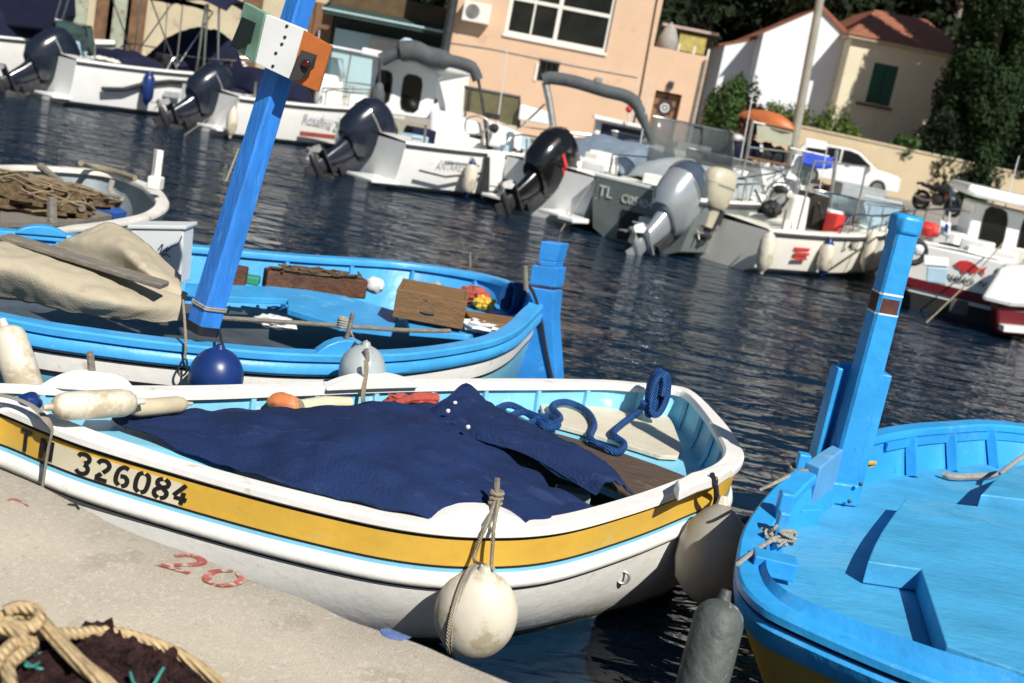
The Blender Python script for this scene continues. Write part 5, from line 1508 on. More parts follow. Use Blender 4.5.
def motorboat(label, px, yaw, L, B, fb, hullmat='white_clean', deckmat='white_clean', rubmat='rubgrey', cockpit=(.06, .55), name='motor_boat', band=None):
    pos = W(px[0], px[1], 0)
    t = thing(name, label, 'boat', pos, yaw)
    def hb(u_): return B / 2 * (1 - max(0, (u_ - .3) / .7) ** 2.3 * .985) * (.94 + .06 * min(1, u_ / .3))
    def zs(u_): return fb * (1 + .30 * u_ ** 1.8)
    def zc(u_): return .10 + .5 * max(0, u_ - .35) ** 2
    N = 22
    rings = []
    for i in range(N + 1):
        u_ = i / N
        x = L * u_ + (.30 * fb * 0)
        y, z = hb(u_), zs(u_)
        xr_ = x + .35 * u_ ** 3
        rings.append([V((xr_, y, z)), V((xr_ - .02, y * .985, z * .62 + .05)), V((x, y * .86, zc(u_))), V((x - .1 * u_, 0, -.28 + .35 * u_ ** 4)), V((x, -y * .86, zc(u_))), V((xr_ - .02, -y * .985, z * .62 + .05)), V((xr_, -y, z))])
    b = MB().loft(rings, False, False, False)
    r0 = rings[0]
    b.add(r0, [tuple(range(7))])
    b.build('hull', hullmat, t, local=True, ang=35)
    # deck: side decks, foredeck, cockpit well
    u0, u1 = cockpit
    d_ = MB()
    def inner(u_): return max(.02, hb(u_) - .20)
    rr = []
    for i in range(N + 1):
        u_ = i / N
        x = L * u_ + .35 * u_ ** 3
        z = zs(u_) + .012
        iy = inner(u_) if u0 <= u_ <= u1 else 0
        rr.append((x, hb(u_), iy, z, u_))
    top = []
    for x, y, iy, z, u_ in rr:
        top.append([V((x, y, z - .01)), V((x, y - .02, z + .015)), V((x, iy, z + (.02 if iy else .07))), V((x, -iy, z + (.02 if iy else .07))), V((x, -y + .02, z + .015)), V((x, -y, z - .01))])
    for i in range(N):
        for j in range(5):
            in_c = rr[i][2] and rr[i + 1][2]
            if j == 2 and in_c: continue
            d_.add([top[i][j], top[i + 1][j], top[i + 1][j + 1], top[i][j + 1]], [(0, 1, 2, 3)])
    d_.build('deck', deckmat, t, local=True, ang=35)
    w_ = MB()
    cp = [r for r in rr if r[2]]
    fl = .30
    w_.loft([[V((x, iy, z + .02)), V((x, iy - .02, fl)), V((x, -iy + .02, fl)), V((x, -iy, z + .02))] for x, y, iy, z, u_ in cp], False, False, False)
    for r in (cp[0], cp[-1]):
        x, y, iy, z, u_ = r
        w_.add([V((x, iy, z + .06)), V((x, -iy, z + .06)), V((x, -iy, fl)), V((x, iy, fl))], [(0, 1, 2, 3)])
    w_.build('cockpit', deckmat, t, local=True, ang=30)
    for s in (1, -1):
        MB().tube([V((x, s * (y + .012), z - .05)) for x, y, iy, z, u_ in rr], .03, 6).build('rub_strip', rubmat, t, local=True)
    if band:
        rb = []
        for x, y, iy, z, u_ in rr: rb.append((x, y, z))
        for s in (1, -1):
            MB().loft([[V((x + .0, s * (y * .997 + .006), z - .50)), V((x, s * (y * .975 + .012), z - .50 - band[1]))] for x, y, z in rb], False, False, False).build('painted_band', band[0], t, local=True)
        x, y, z = rb[0]
        MB().extr([(-.024, y, z - .50), (-.024, -y, z - .50), (-.024, -y * .985, z - .50 - band[1]), (-.024, y * .985, z - .50 - band[1])], (-.012, 0, 0)).build('painted_band', band[0], t, local=True)
    return t
def platform(t, B, z=.16, ln=.45, mt='white_clean', gap=.5):
    for s in (1, -1):
        MB().box((-ln / 2, s * (B / 4 + gap / 4), z), (ln, B / 2 - gap / 2 - .1, .06)).build('swim_platform', mt, t, local=True, bevel=.015)
def lb(t, c, d, nm, mt, rz=0, bev=.02, taper=1.):
    return MB().box((0, 0, 0), d, Matrix.Translation(V(c)) @ Matrix.Rotation(rz, 4, 'Z'), taper).build(nm, mt, t, local=True, smooth=False, bevel=bev)
def lt(t, pts, r, nm, mt, n=6, sm=0):
    return MB().tube(catm(pts, 5) if sm else pts, r, n).build(nm, mt, t, local=True)
def wt(t, pts, r, nm, mt, Y, n=8, sm=0):
    pts = [WY(p[0], p[1], p[2] if len(p) > 2 else Y) for p in pts]
    return MB().tube(catm(pts, 5) if sm else pts, r, n).build(nm, mt, t)
def wplate(t, pts, Y, th, nm, mt, bev=0., dx=0.):
    return MB().extr([WY(p[0], p[1], p[2] if len(p) > 2 else Y) for p in pts], (dx, th, 0)).build(nm, mt, t, smooth=False, bevel=bev)
def cover(t, x0, x1, wy, z0, z1, nm, mt, seed=0, prof=None):
    prof = prof or [(0, .15), (.15, .8), (.5, 1), (.85, .75), (1, .1)]
    rows = []
    for u_, h in prof:
        x = x0 + (x1 - x0) * u_
        rows.append([V((x, -wy, z0)), V((x, -wy * .8, z0 + (z1 - z0) * h * .85)), V((x, 0, z0 + (z1 - z0) * h)), V((x, wy * .8, z0 + (z1 - z0) * h * .85)), V((x, wy, z0))])
    return MB().sheet(rows, 5, 5, .07, 2.2, seed, wr2=.05).build(nm, mt, t, local=True, solid=.01, ang=70)
def windscreen(t, x, wy, z0, h, rake, nm='windscreen', mt='smoke', fm='steel'):
    r_ = []
    for k in range(13):
        a = -1.25 + 2.5 * k / 12
        px_, py_ = x + .55 * (cos(a) - 1), wy * sin(a) / sin(1.25)
        r_.append([V((px_, py_, z0)), V((px_ - rake, py_ * .9, z0 + h))])
    o = MB().loft(r_, False, False, False).build(nm, mt, t, local=True, solid=.01)
    MB().tube([q[1] for q in r_], .016, 6).build('frame', fm, o, local=True)
    return o
def stripes(t, mt, nm, pts): pass
YAW = radians(52)
def on_side(t, px, py, off):
    # point on the boat's starboard plane (local y = -off) seen at this picture position
    inv = wm(t).inverted()
    o = inv @ V((0, 0, EYE))
    d = inv.to_3x3() @ ray(px, py)
    k = (-off - o.y) / d.y
    return wm(t) @ (o + d * k)
def on_stern(t, px, py, off=.05):
    inv = wm(t).inverted()
    o = inv @ V((0, 0, EYE))
    d = inv.to_3x3() @ ray(px, py)
    k = (-off - o.x) / d.x
    return wm(t) @ (o + d * k)
# M0 far left, mostly outside
m0 = motorboat('white boat under a big dark navy cover at the upper left corner', (-140, 62), YAW, 5.6, 2.2, .95)
cover(m0, .4, 4.6, .95, .95, 1.75, 'cockpit_cover', 'navyboat', 1)
wplate(m0, [(-10, -40), (66, -30), (68, 15), (60, 32), (-10, 24)], 27.3, .5, 'canopy', 'navyboat', .05)
# M1
m1 = motorboat('white boat with curved dark stripe and navy covers, its outboard at the far left', (46, 99), YAW, 5.6, 2.2, .95)
platform(m1, 2.2)
outboard(m1, (-.12, 0, .75), 'engine', radians(60), 1.2)
cover(m1, 1.2, 2.3, .75, 1.0, 1.25, 'seat_cover', 'navyboat', 3)
cover(m1, 2.6, 4.6, .75, 1.05, 2.0, 'console_cover', 'navyboat', 6, [(0, .1), (.25, .7), (.55, 1), (.8, .9), (1, .1)])
windscreen(m1, .9, .7, 1.1, .55, .15, mt=mat('green tinted perspex', (.05, .09, .08), .1, alpha=.85))
for a, b_ in (((55, 22), (63, -6)), ((62, 22), (71, -6)), ((203, 76), (208, 4)), ((218, 60), (219, 4)), ((196, 72), (206, 4))):
    wt(m1, [a, b_], .028, 'canopy_pole', 'steel', 27.2)
MB().sheet([[WY(x, y, 27.2) + V((0, dy, dz)) for x, y in ((168, -8), (190, -8), (215, -5), (240, 6))] for dy, dz in ((-1.0, -.16), (-.4, .05), (.4, .08), (1.0, -.1))], 5, 4, .03, 3).build('bimini', 'navyboat', m1, solid=.03)
MB().tube([V((.6, -1.11, .45)), V((1.1, -1.12, .50)), V((1.6, -1.125, .68)), V((2.2, -1.13, .80)), V((3.2, -1.10, .86))], .05, 6).build('swoosh_stripe', 'rubber', m1, local=True)
lb(m1, (2.3, -1.115, .52), (.42, .012, .12), 'name_plate', mat('dull name plate', (.38, .42, .46), .4), 0, 0)
# M2
m2 = motorboat('white open boat with navy cover and large outboard behind the leaning post', (205, 131), YAW, 5.4, 2.1, .85)
platform(m2, 2.1)
outboard(m2, (-.12, 0, .72), 'engine', radians(60), 1.15)
cover(m2, .5, 2.2, .8, .92, 1.45, 'seat_cover', 'navyboat', 5)
lb(m2, (3.0, 0, 1.2), (.7, .8, .75), 'console', 'white_clean', 0, .06, .85)
lb(m2, (2.62, 0, 1.1), (.05, .5, .35), 'console_panel', 'darkmetal', 0, .01)
for s in (-1, 1):
    lt(m2, [(2.2, s * .95, .95), (2.2, s * .95, 1.3), (4.6, s * .6, 1.45), (5.3, 0, 1.5)], .018, 'rail', 'steel')
    for x in (3.0, 3.8, 4.5):
        lt(m2, [(x, s * (.95 - .16 * (x - 2.2)), 1.0), (x, s * (.95 - .15 * (x - 2.2)), 1.36)], .014, 'rail_post', 'steel')
mx = Matrix.Translation((2.2, -1.075, .62)) @ Matrix.Rotation(pi / 2, 4, 'X') @ Matrix.Shear('XY', 4, (.25, 0))
text_mb('Rosalina 2', .26, mx).build('lettering', mat('pale grey lettering', (.42, .46, .5), .5), m2, local=True, smooth=False)
lb(m2, (2.3, -1.06, .28), (1.3, .02, .10), 'red_stripe', mat('dull red stripe', (.28, .06, .045), .5), 0, 0)
lb(m2, (3.05, -1.07, .33), (.4, .05, .22), 'grey_pad', 'fendergrey', 0, .03)
# M3
m3 = motorboat('white cabin boat with two rounded cabin windows and rolled dark canvas on its roof', (363, 180), radians(44), 5.8, 2.3, .85)
platform(m3, 2.3, .14, .6)
outboard(m3, (-.12, .05, .75), 'engine', radians(54), 1.12)
Y3 = 24.0
b = MB()
cA = [WY(x, y, Y3) for x, y in ((372, 58), (440, 62), (436, 120), (368, 112))]
b.extr(cA, (.5, 1.4, 0))
cab = b.build('cabin', 'white_clean', m3, smooth=False, bevel=.03)
def rwin(t, px4, Y, mt='glass', fr=None):
    # rounded window from four picture corners on the plane at depth Y
    q = [WY(x, y, Y) for x, y in px4]
    c_ = sum(q, V((0, 0, 0))) / 4
    poly = []
    for i in range(4):
        a, bq, cq = q[i - 1], q[i], q[(i + 1) % 4]
        for s in (0, .5, 1):
            p1_, p2_ = bq.lerp(a, .36), bq.lerp(cq, .22)
            poly.append(p1_.lerp(bq, s).lerp(bq.lerp(p2_, s), s))
    o = MB().extr(poly, (0, -.012, 0)).build('window', mt, t, smooth=False)
    MB().tube(poly, .016, 5, closed=True).build('window_seal', fr or 'rubber', o)
rwin(cab, ((404, 74), (423, 77), (418, 113), (400, 110)), Y3 - .004)
rwin(cab, ((378, 70), (393, 72), (389, 104), (373, 101)), Y3 - .004)
MB().blob(WY(436, 101, Y3 - .02), (.04, .02, .04), n=8).build('vent', 'rubber', cab)
wplate(m3, [(362, 47), (446, 66), (444, 72), (360, 54)], Y3 - .3, 2.2, 'roof', 'white_clean', .03, .5)
wplate(m3, [(417, 60), (442, 76), (438, 80), (412, 62)], Y3 - .35, .2, 'visor', 'white_clean', .01)
wt(m3, [(381, 60, 23.5), (398, 52, 23.5), (415, 51, 23.5), (430, 57, 23.5), (455, 62, 23.5), (472, 68, 23.5), (478, 80, 23.5)], [.13] * 6 + [.2] * 6 + [.19] * 7 + [.13] * 7 + [.11] * 5, 'rolled_canvas', 'greycanvas', 23.5, 10, 1)
wt(m3, [(478, 78), (482, 100), (486, 130), (488, 152)], .03, 'canvas_hoop', 'darkmetal', 23.5)
wt(m3, [(380, 60), (379, 85), (385, 112)], .03, 'canvas_hoop', 'darkmetal', 23.4)
MB().blob(WY(377, 98, 23.3), (.14, .14, .30), 3, .15).build('hanging_bag', 'greycanvas', m3)
MB().tube([WY(414, 40, 24.6), WY(413, 54, 24.6)], .05, 8).build('mast_light', 'darkmetal', m3)
MB().blob(WY(407, 44, 24.6), (.16, .1, .12), 2).build('radar_horn', 'aqua', m3)
wplate(m3, [(386, 116), (425, 123), (432, 152), (382, 140)], 22.7, .04, 'cockpit_canvas', mat('olive beige canvas', (.36, .33, .25), .8, var=.1, bump=.3, bs=20), .01)
wplate(m3, [(430, 108), (482, 124), (482, 152), (430, 144)], 23.6, .9, 'foredeck_box', 'white_clean', .06)
wt(m3, [(465, 128), (467, 119), (477, 116), (487, 120), (487, 129), (478, 134), (468, 133), (465, 128)], .02, 'steering_hoop', 'dullmetal', 22.8, 6, 1)
wplate(m3, [(470, 133), (482, 136), (481, 140), (469, 137)], 22.9, .03, 'hatch_vent', 'rubber', .005)
wplate(m3, [(455, 85), (520, 97), (519, 128), (458, 108)], 25.2, .02, 'tinted_screen', mat('olive tinted screen', (.14, .13, .07), .2, alpha=.9))
wt(m3, [(455, 85), (520, 97), (519, 128)], .03, 'screen_frame', 'darkmetal', 25.2)
wt(m3, [(471, 89), (468, 112)], .025, 'screen_frame', 'darkmetal', 25.15)
MB().tube([V((.3, -1.19, .42)), V((.9, -1.195, .36)), V((1.5, -1.20, .46)), V((2.3, -1.2, .60)), V((3.6, -1.15, .66))], .022, 6).build('moulding_line', 'rubgrey', m3, local=True)
lb(m3, (1.3, -1.13, .62), (.8, .02, .02), 'moulding', 'rubgrey', 0, 0)
mx = Matrix.Translation((1.05, -1.165, .60)) @ Matrix.Rotation(pi / 2, 4, 'X')
text_mb('ANTARES', .15, mx).build('lettering', mat('faint grey lettering', (.35, .38, .42), .5), m3, local=True, smooth=False)
def hang_fender(label, px, top, boat, r, h, mt='fender', tip=None, group=None, off=1.1):
    c_ = on_side(boat, px[0], px[1], off)
    Y = c_.y
    t = thing('cylinder_fender', label, 'fender', c_, 0, group)
    MB().lathe([(r * .25, -h / 2 - .06), (r * .7, -h / 2), (r, -h / 2 + .08), (r * 1.03, 0), (r, h / 2 - .08), (r * .7, h / 2), (r * .25, h / 2 + .06)], 14, Matrix.Translation(c_)).build('float_body', mt, t)
    for s in (1, -1):
        MB().lathe([(r * .74, s * (h / 2 + .0)), (r * .3, s * (h / 2 + .065)), (r * .25, s * (h / 2 + .10))], 12, Matrix.Translation(c_)).build('end_cap', tip or mt, t)
    MB().tube([c_ + V((0, 0, h / 2 + .08)), WY(top[0], top[1], Y + .12)], .012, 6).build('lanyard', 'ropewhite', t)
    return t
hang_fender('white cylinder fender with navy ends on the white cabin boat', (470, 178), (472, 156), m3, .12, .5, 'fender', 'fenderblue', off=1.28)
wplate(m3, [(484, 157), (490, 157), (489, 200), (481, 200)], 21.8, .05, 'dark_pad', 'rubber', .01)
MB().blob(WY(429, 150, 21.9), (.09, .09, .09), 2, .3).build('rope_knot', 'bluecloth', m3)
wt(m3, [(429, 150), (427, 186)], .02, 'mooring_line', 'bluegrey', 21.8)
wt(m3, [(427, 152), (402, 184)], .02, 'mooring_line', 'bluegrey', 21.8)
# M4
m4 = motorboat('white boat with black outboard and blue grey canvas beneath a rolled arch awning', (541, 217), YAW, 5.6, 2.2, .9)
platform(m4, 2.2, .18, .5)
outboard(m4, (-.12, 0, .80), 'engineblack', radians(55), 1.2, None, 'red')
cover(m4, 1.0, 3.0, .85, .95, 1.55, 'canvas_cover', 'bluegrey', 9)
Y4 = 23.6
wt(m4, [(545, 82), (549, 100), (553, 126)], .07, 'arch_leg', 'dullmetal', Y4)
wt(m4, [(543, 80), (552, 78), (575, 82), (605, 91), (625, 96), (636, 104), (644, 122), (652, 142)], [.13] * 26 + [.11] * 4 + [.09] * 4 + [.07] * 2, 'rolled_awning', 'greycanvas', Y4, 10, 1)
wt(m4, [(652, 142), (658, 162)], .04, 'arch_leg', 'darkmetal', Y4)
wt(m4, [(545, 104), (520, 128)], .02, 'arch_stay', 'steel', Y4)
wplate(m4, [(520, 104), (548, 112), (552, 126), (518, 120)], 25, .6, 'cabin_side', 'white_clean', .04)
wplate(m4, [(488, 120), (522, 134), (520, 152), (488, 146)], 23.4, .6, 'white_locker', 'white_clean', .04)
wplate(m4, [(508, 131), (514, 132), (514, 150), (508, 148)], 23.35, .02, 'locker_vent', 'bluegrey', .01)
wplate(m4, [(487, 152), (505, 154), (504, 192), (487, 192)], 22.0, .3, 'stern_locker', 'white_clean', .03)
MB().blob(WY(494, 128, 23.2), (.09, .09, .09), 2, .3).build('winch', 'rubber', m4)
wplate(m4, [(485, 112), (500, 115), (499, 120), (484, 118)], 23.6, .1, 'winch_bar', 'rubber', .01)
wplate(m4, [(560, 158), (582, 162), (578, 183), (556, 178)], 21.4, .05, 'stern_box', 'white_clean', .02)
wplate(m4, [(568, 163), (578, 166), (575, 180), (566, 177)], 21.38, .02, 'battery_box', 'rubber', .01)
# pilot house boat behind
m9 = motorboat('white boat with dark windowed pilothouse moored behind the black outboard boat', (575, 178), YAW, 4.6, 2.1, .9)
Y9 = 27.
wplate(m9, [(596, 118), (648, 130), (645, 152), (592, 146)], Y9, .9, 'pilothouse', 'white_clean', .04)
wplate(m9, [(602, 123), (642, 131), (640, 148), (599, 143)], Y9 - .015, .012, 'window', mat('dark navy window', (.006, .006, .03), .3), .0)
wplate(m9, [(594, 115), (652, 128), (652, 131), (594, 119)], Y9 - .2, 1.3, 'roof', 'white_clean', .02)
wt(m9, [(628, 126), (629, 106)], .02, 'antenna', 'whitebox', Y9 - .3)
MB().blob(WY(629, 109, Y9 - .3), (.07, .07, .08), 2).build('lamp', 'red', m9)
# M5
m5 = motorboat('grey green boat with white lettering on its transom and a silver outboard', (634, 245), YAW, 5.4, 2.2, .95, 'greyhull', 'cream')
outboard(m5, (-.12, -.72, .74), 'enginesilver', radians(52), 1.18, 'silverdark')
lb(m5, (.1, 0, .975), (.22, 2.14, .07), 'transom_cap', 'white_clean', 0, .02)
mxt = Matrix.Translation((-.032, .50, .70)) @ Matrix.Rotation(-pi / 2, 4, 'Z') @ Matrix.Rotation(pi / 2, 4, 'X')
text_mb('TL', .27, mxt @ Matrix.Translation((-.26, .03, 0)), .006).build('registration', 'frame', m5, local=True, smooth=False)
text_mb('C05404', .20, mxt @ Matrix.Translation((.40, .0, 0)), .006).build('registration', 'frame', m5, local=True, smooth=False)
lb(m5, (-.02, .15, .28), (.03, .42, .50), 'transom_well', 'rubber', 0, .01)
lb(m5, (-.1, -.25, .30), (.2, .3, .42), 'transom_step', 'cream', 0, .03)
for z in (.6, .75): MB().blob((-.01, .95, z), (.02, .035, .035), n=6).build('transom_fitting', 'steel', m5, local=True)
lb(m5, (-.45, 1.0, .2), (.45, .35, .08), 'swim_step', 'white_clean', 0, .02)
cover(m5, .6, 2.6, .9, 1.0, 1.5, 'cockpit_cover', 'fendergrey', 12)
windscreen(m5, 2.9, .85, 1.1, .55, .35, mt='smoke')
windscreen(m5, 1.6, .9, 1.15, .95, .25, mt='smoke')
lb(m5, (2.6, 0, 1.25), (.8, 1.3, .45), 'console', 'white_clean', 0, .08, .85)
for s in (1, -1):
    lt(m5, [(.3, s * 1.0, 1.0), (.3, s * 1.0, 1.35), (1.4, s * 1.0, 1.38), (1.4, s * 1.0, 1.0)], .016, 'rail', 'steel')
# M6
m6 = motorboat('cream open boat with beige outboard and white fenders along its side', (716, 262), radians(43), 5.2, 1.9, .72, 'cream', 'cream', 'rubgrey')
outboard(m6, (.12, .1, .78), 'enginebeige', radians(8), .72)
Y6 = 21.2
lb(m6, (1.55, 0, .85), (.5, .7, .85), 'console', 'cream', 0, .05, .85)
MB().blob((1.4, .1, 1.3), (.1, .15, .08), 2).build('instrument_pod', 'rubber', m6, local=True)
MB().tube([V((1.26, .17 * cos(k * .314), 1.15 + .17 * sin(k * .314))) for k in range(20)], .014, 6, closed=True).build('steering_wheel', 'rubber', m6, local=True)
lb(m6, (1.1, 0, .6), (.5, 1.1, .5), 'seat_box', 'cream', 0, .05)
wplate(m6, [(799, 189), (829, 197), (825, 232), (795, 226)], 21.1, .03, 'dark_board', mat('dark brown board', (.035, .028, .02), .4, var=.3), .005)
wt(m6, [(837, 150), (832, 190), (828, 232)], .035, 'awning_post', 'dullmetal', 22.2)
wt(m6, [(793, 144), (786, 190), (782, 226)], .03, 'awning_post', 'dullmetal', 22.6)
wplate(m6, [(806, 138), (827, 142), (826, 150), (806, 147)], 22.4, .05, 'white_board', 'white_clean', .005)
wplate(m6, [(797, 151), (803, 155), (794, 180), (786, 178)], 22.3, .06, 'white_board', 'white_clean', .005)
MB().sheet([[WY(x, y, Y) for x, y in r] for r, Y in ((((803, 152), (812, 153), (822, 156), (833, 158)), 22.2), (((801, 164), (812, 167), (822, 169), (832, 168)), 22.15))], 6, 5, .04, 6, 1, wr2=.04).build('rolled_bimini', 'bluecloth', m6, solid=.08)
wt(m6, [(790, 148), (835, 158)], .02, 'awning_bar', 'dullmetal', 22.3)
wplate(m6, [(829, 215), (850, 220), (849, 229), (827, 224)], 22.6, .25, 'black_cushion', 'rubber', .03)
windscreen(m6, 3.6, .6, .95, .40, .25, mt='clear')
for s in (1, -1):
    lt(m6, [(3.2, s * .85, .9), (3.2, s * .85, 1.15), (4.4, s * .5, 1.28), (5.2, 0, 1.32)], .016, 'rail', 'steel')
    for x, y in ((3.8, .68), (4.4, .5), (4.9, .22)):
        lt(m6, [(x, s * y, .85), (x, s * y, 1.22)], .013, 'rail_post', 'steel')
MB().sheet([[WY(747, 203, 20.9), WY(755, 208, 20.9), WY(765, 213, 20.9)], [WY(745, 216, 20.85), WY(754, 217, 20.8), WY(762, 219, 20.8)]], 4, 4, .05, 8).build('white_cloth', 'whitebox', m6, solid=.01)
MB().extr([WY(x, y, 20.72) for x, y in ((750, 206), (756, 210), (755, 214), (749, 211))], (0, .02, 0)).build('blue_patch', 'bluecloth', m6, smooth=False)
MB().extr([WY(x, y, 20.72) for x, y in ((757, 213), (763, 217), (759, 218), (754, 216))], (0, .02, 0)).build('red_patch', 'red', m6, smooth=False)
for (x, z, ln) in ((.95, .48, .42), (.98, .40, .40), (.96, .32, .36)):
    lb(m6, (x, -.918, z), (ln, .014, .045), 'red_label', 'red', 0, 0)
tq = wm(m6).inverted() @ on_side(m6, 851, 246, .93)
mx = Matrix.Translation((tq.x, -.93, tq.z)) @ Matrix.Rotation(radians(8), 4, 'Z') @ Matrix.Rotation(pi / 2, 4, 'X')
text_mb('L 402', .24, mx, .006).build('registration', 'rubber', m6, local=True, smooth=False)
for k in range(9):
    p = V((1.5 + rnd.uniform(-.5, .9), rnd.uniform(-.5, .5), .95))
    MB().tube([p, p + V((rnd.uniform(-.2, .2), rnd.uniform(-.2, .2), rnd.uniform(.2, .5)))], .02, 5).build('fishing_rod_holder', 'darkmetal', m6, local=True)
for k in range(3):
    MB().blob((.9 + .35 * k, -.2 + .3 * k, .98), (.16, .14, .12), k, .4, 3).build('stowed_bag', ['rubber', 'navyboat', 'fendergrey'][k], m6, local=True)
hang_fender('white cylinder fender nearest the beige outboard of the cream boat', (766, 252), (768, 232), m6, .13, .50, off=1.06)
hang_fender('middle white fender with navy ends on the side of the cream boat', (826, 257), (828, 236), m6, .125, .44, 'fender', 'fenderblue', off=1.05)
hang_fender('long tapered white fender hanging at the bow of the cream boat', (869, 250), (869, 228), m6, .10, .56, off=.98)
# M7
m7 = motorboat('white and maroon cabin boat with red fish emblem on its stern', (945, 316), radians(66), 5.6, 2.4, .95, 'white_clean', 'white_clean', 'rubgrey', band=('maroon', .15))
for s in (1, -1):
    MB().loft([[V((5.6 * u_, s * (1.2 * (.94 + .06 * min(1, u_ / .3)) * .965 + .014), .25)), V((5.6 * u_, s * (1.2 * (.94 + .06 * min(1, u_ / .3)) * .9 + .014), .02))] for u_ in (0, .1, .2, .3)], False, False, False).build('antifouling', 'rubber', m7, local=True)
MB().extr([(-.03, 1.08, .25), (-.03, -1.08, .25), (-.03, -1.0, -.05), (-.03, 1.0, -.05)], (-.012, 0, 0)).build('antifouling', 'rubber', m7, local=True)
mxt = Matrix.Translation((-.03, -.45, .92)) @ Matrix.Rotation(-pi / 2, 4, 'Z') @ Matrix.Rotation(pi / 2, 4, 'X')
lb(m7, (.08, -.1, .76), (.18, 1.9, .50), 'stern_panel', 'white_clean', 0, .04)
fish = [(-.34, .02), (-.25, .11), (-.1, .15), (.05, .13), (.18, .06), (.26, .04), (.36, .12), (.33, 0), (.36, -.10), (.26, -.03), (.16, -.05), (.1, -.12), (.03, -.07), (-.05, -.10), (-.12, -.16), (-.16, -.07), (-.27, -.05)]
mf = Matrix.Translation((-.03, -.16, .80)) @ Matrix.Scale(.66, 4) @ Matrix.Rotation(-pi / 2, 4, 'Z') @ Matrix.Rotation(pi / 2, 4, 'X')
MB().extr([mf @ V((x, z * 1.05, 0)) for x, z in fish], mf.to_3x3() @ V((0, 0, .008))).build('fish_emblem', 'red', m7, local=True, smooth=False)
for wd_, yy_ in (('NAIAD', -.08), ('IV', -.40)):
    text_mb(wd_, .13, Matrix.Translation((-.036, yy_, .60)) @ Matrix.Rotation(-pi / 2, 4, 'Z') @ Matrix.Rotation(pi / 2, 4, 'X'), .008).build('lettering', 'rubber', m7, local=True, smooth=False)
MB().blob((-.02, -.72, .86), (.03, .09, .09), n=8).build('orange_light', 'brass', m7, local=True)
MB().blob((-.02, -.58, .86), (.03, .05, .05), n=8).build('green_light', mat('green lens', (.05, .25, .14), .3), m7, local=True)
Y7 = 20.6
cb = MB().extr([WY(x, y, Y7) for x, y in ((975, 202), (1070, 224), (1060, 292), (958, 268))], (.45, 1.9, 0)).build('cabin', 'white_clean', m7, smooth=False, bevel=.05)
rwin(cb, ((986, 206), (1009, 211), (1001, 253), (977, 248)), Y7 - .005)
rwin(cb, ((1024, 216), (1046, 221), (1040, 264), (1015, 258)), Y7 - .005)
wplate(m7, [(970, 184), (1075, 208), (1073, 219), (975, 197), (966, 191)], Y7 - .35, 2.5, 'cabin_roof', 'white_clean', .05, .5)
wplate(m7, [(954, 202), (1010, 214), (1006, 238), (948, 226)], Y7 - .012, .008, 'shade_panel', 'white_clean') if False else None
t = thing('cooler_box', 'pale blue and white cooler box hung on the stern of the fish emblem boat', 'cooler', WY(937, 272, 17.9))
MB().extr([WY(x, y, 17.9) for x, y in ((927, 266), (948, 268), (946, 285), (926, 282))], (.1, .3, 0)).build('box_body', 'aqua', t, smooth=False, bevel=.02)
MB().extr([WY(x, y, 17.88) for x, y in ((924, 256), (949, 259), (948.5, 267.5), (923, 265.5))], (.1, .34, 0)).build('lid', 'white_clean', t, smooth=False, bevel=.02)
t = thing('tyre_fender', 'black ring fender on the rail of the fish emblem boat', 'fender', WY(914, 252, 18.5))
c_ = WY(914, 252, 18.5)
MB().tube([c_ + V((.17 * cos(k * .314), 0, .17 * sin(k * .314))) for k in range(20)], .05, 8, closed=True).build('ring', 'rubber', t)
MB().blob(c_ + V((.05, -.02, .05)), (.09, .05, .09), 3).build('hub_float', 'whitebox', t)
wplate(m7, [(951, 298), (969, 302), (967, 316), (949, 313)], 17.6, .06, 'grey_pad', 'rubgrey', .01)
for s in (1, -1):
    lt(m7, [(.1, s * 1.1, 1.0), (.1, s * 1.12, 1.32), (2.2, s * 1.12, 1.38)], .018, 'rail', 'steel')
    lt(m7, [(1.2, s * 1.12, 1.0), (1.2, s * 1.12, 1.35)], .014, 'rail_post', 'steel')
t = thing('red_buoy', 'red buoy on deck beside the rounded top of the tall blue post', 'buoy', WY(928, 231, 20))
MB().blob(WY(929, 230, 20), (.2, .14, .13), 5, .2).build('float_body', 'red', t)
t = thing('folded_flag', 'white and navy flag on a short staff at the fish emblem boat', 'flag', WY(947, 231, 19.4))
MB().tube([WY(946, 243, 19.4), WY(950, 212, 19.4)], .015, 6).build('staff', 'whitebox', t)
MB().sheet([[WY(x, y, 19.38) for x, y in ((941, 220), (945, 222), (951, 224))], [WY(x, y, 19.36) for x, y in ((938, 234), (943, 236), (949, 238))]], 4, 4, .04, 9).build('cloth', 'whitebox', t, solid=.01)
MB().extr([WY(x, y, 19.3) for x, y in ((946, 223), (949, 226), (947, 234), (944, 230))], (0, .02, 0)).build('blue_panel', 'fenderblue', t, smooth=False)
q0_, q1_ = WY(1003, 243, 18.2), W(926, 323, .02)
tag(MB().tube(catm([q0_, q0_.lerp(q1_, .5) - V((0, 0, .06)), q1_], 6), .012, 6).build('mooring_line', 'rope'), 'pale mooring line slanting into the water at the fish emblem boat', 'rope')
m8 = thing('moored_dinghy', 'white dinghy with maroon stern at the right edge', 'boat', W(1022, 335, 0))
MB().extr([WY(x, y, 17.1) for x, y in ((980, 300), (1000, 268), (1060, 262), (1060, 310), (1010, 307))], (.4, 1.0, 0)).build('bow_block', 'white_clean', m8, smooth=False, bevel=.06)
MB().extr([WY(x, y, 17.2) for x, y in ((996, 306), (1060, 312), (1060, 345), (996, 334))], (.2, .8, 0)).build('maroon_hull', 'maroon', m8, smooth=False, bevel=.05)
wplate(m8, [(1004, 326), (1060, 331), (1060, 337), (1003, 332)], 17.0, .3, 'white_step', 'white_clean', .01)

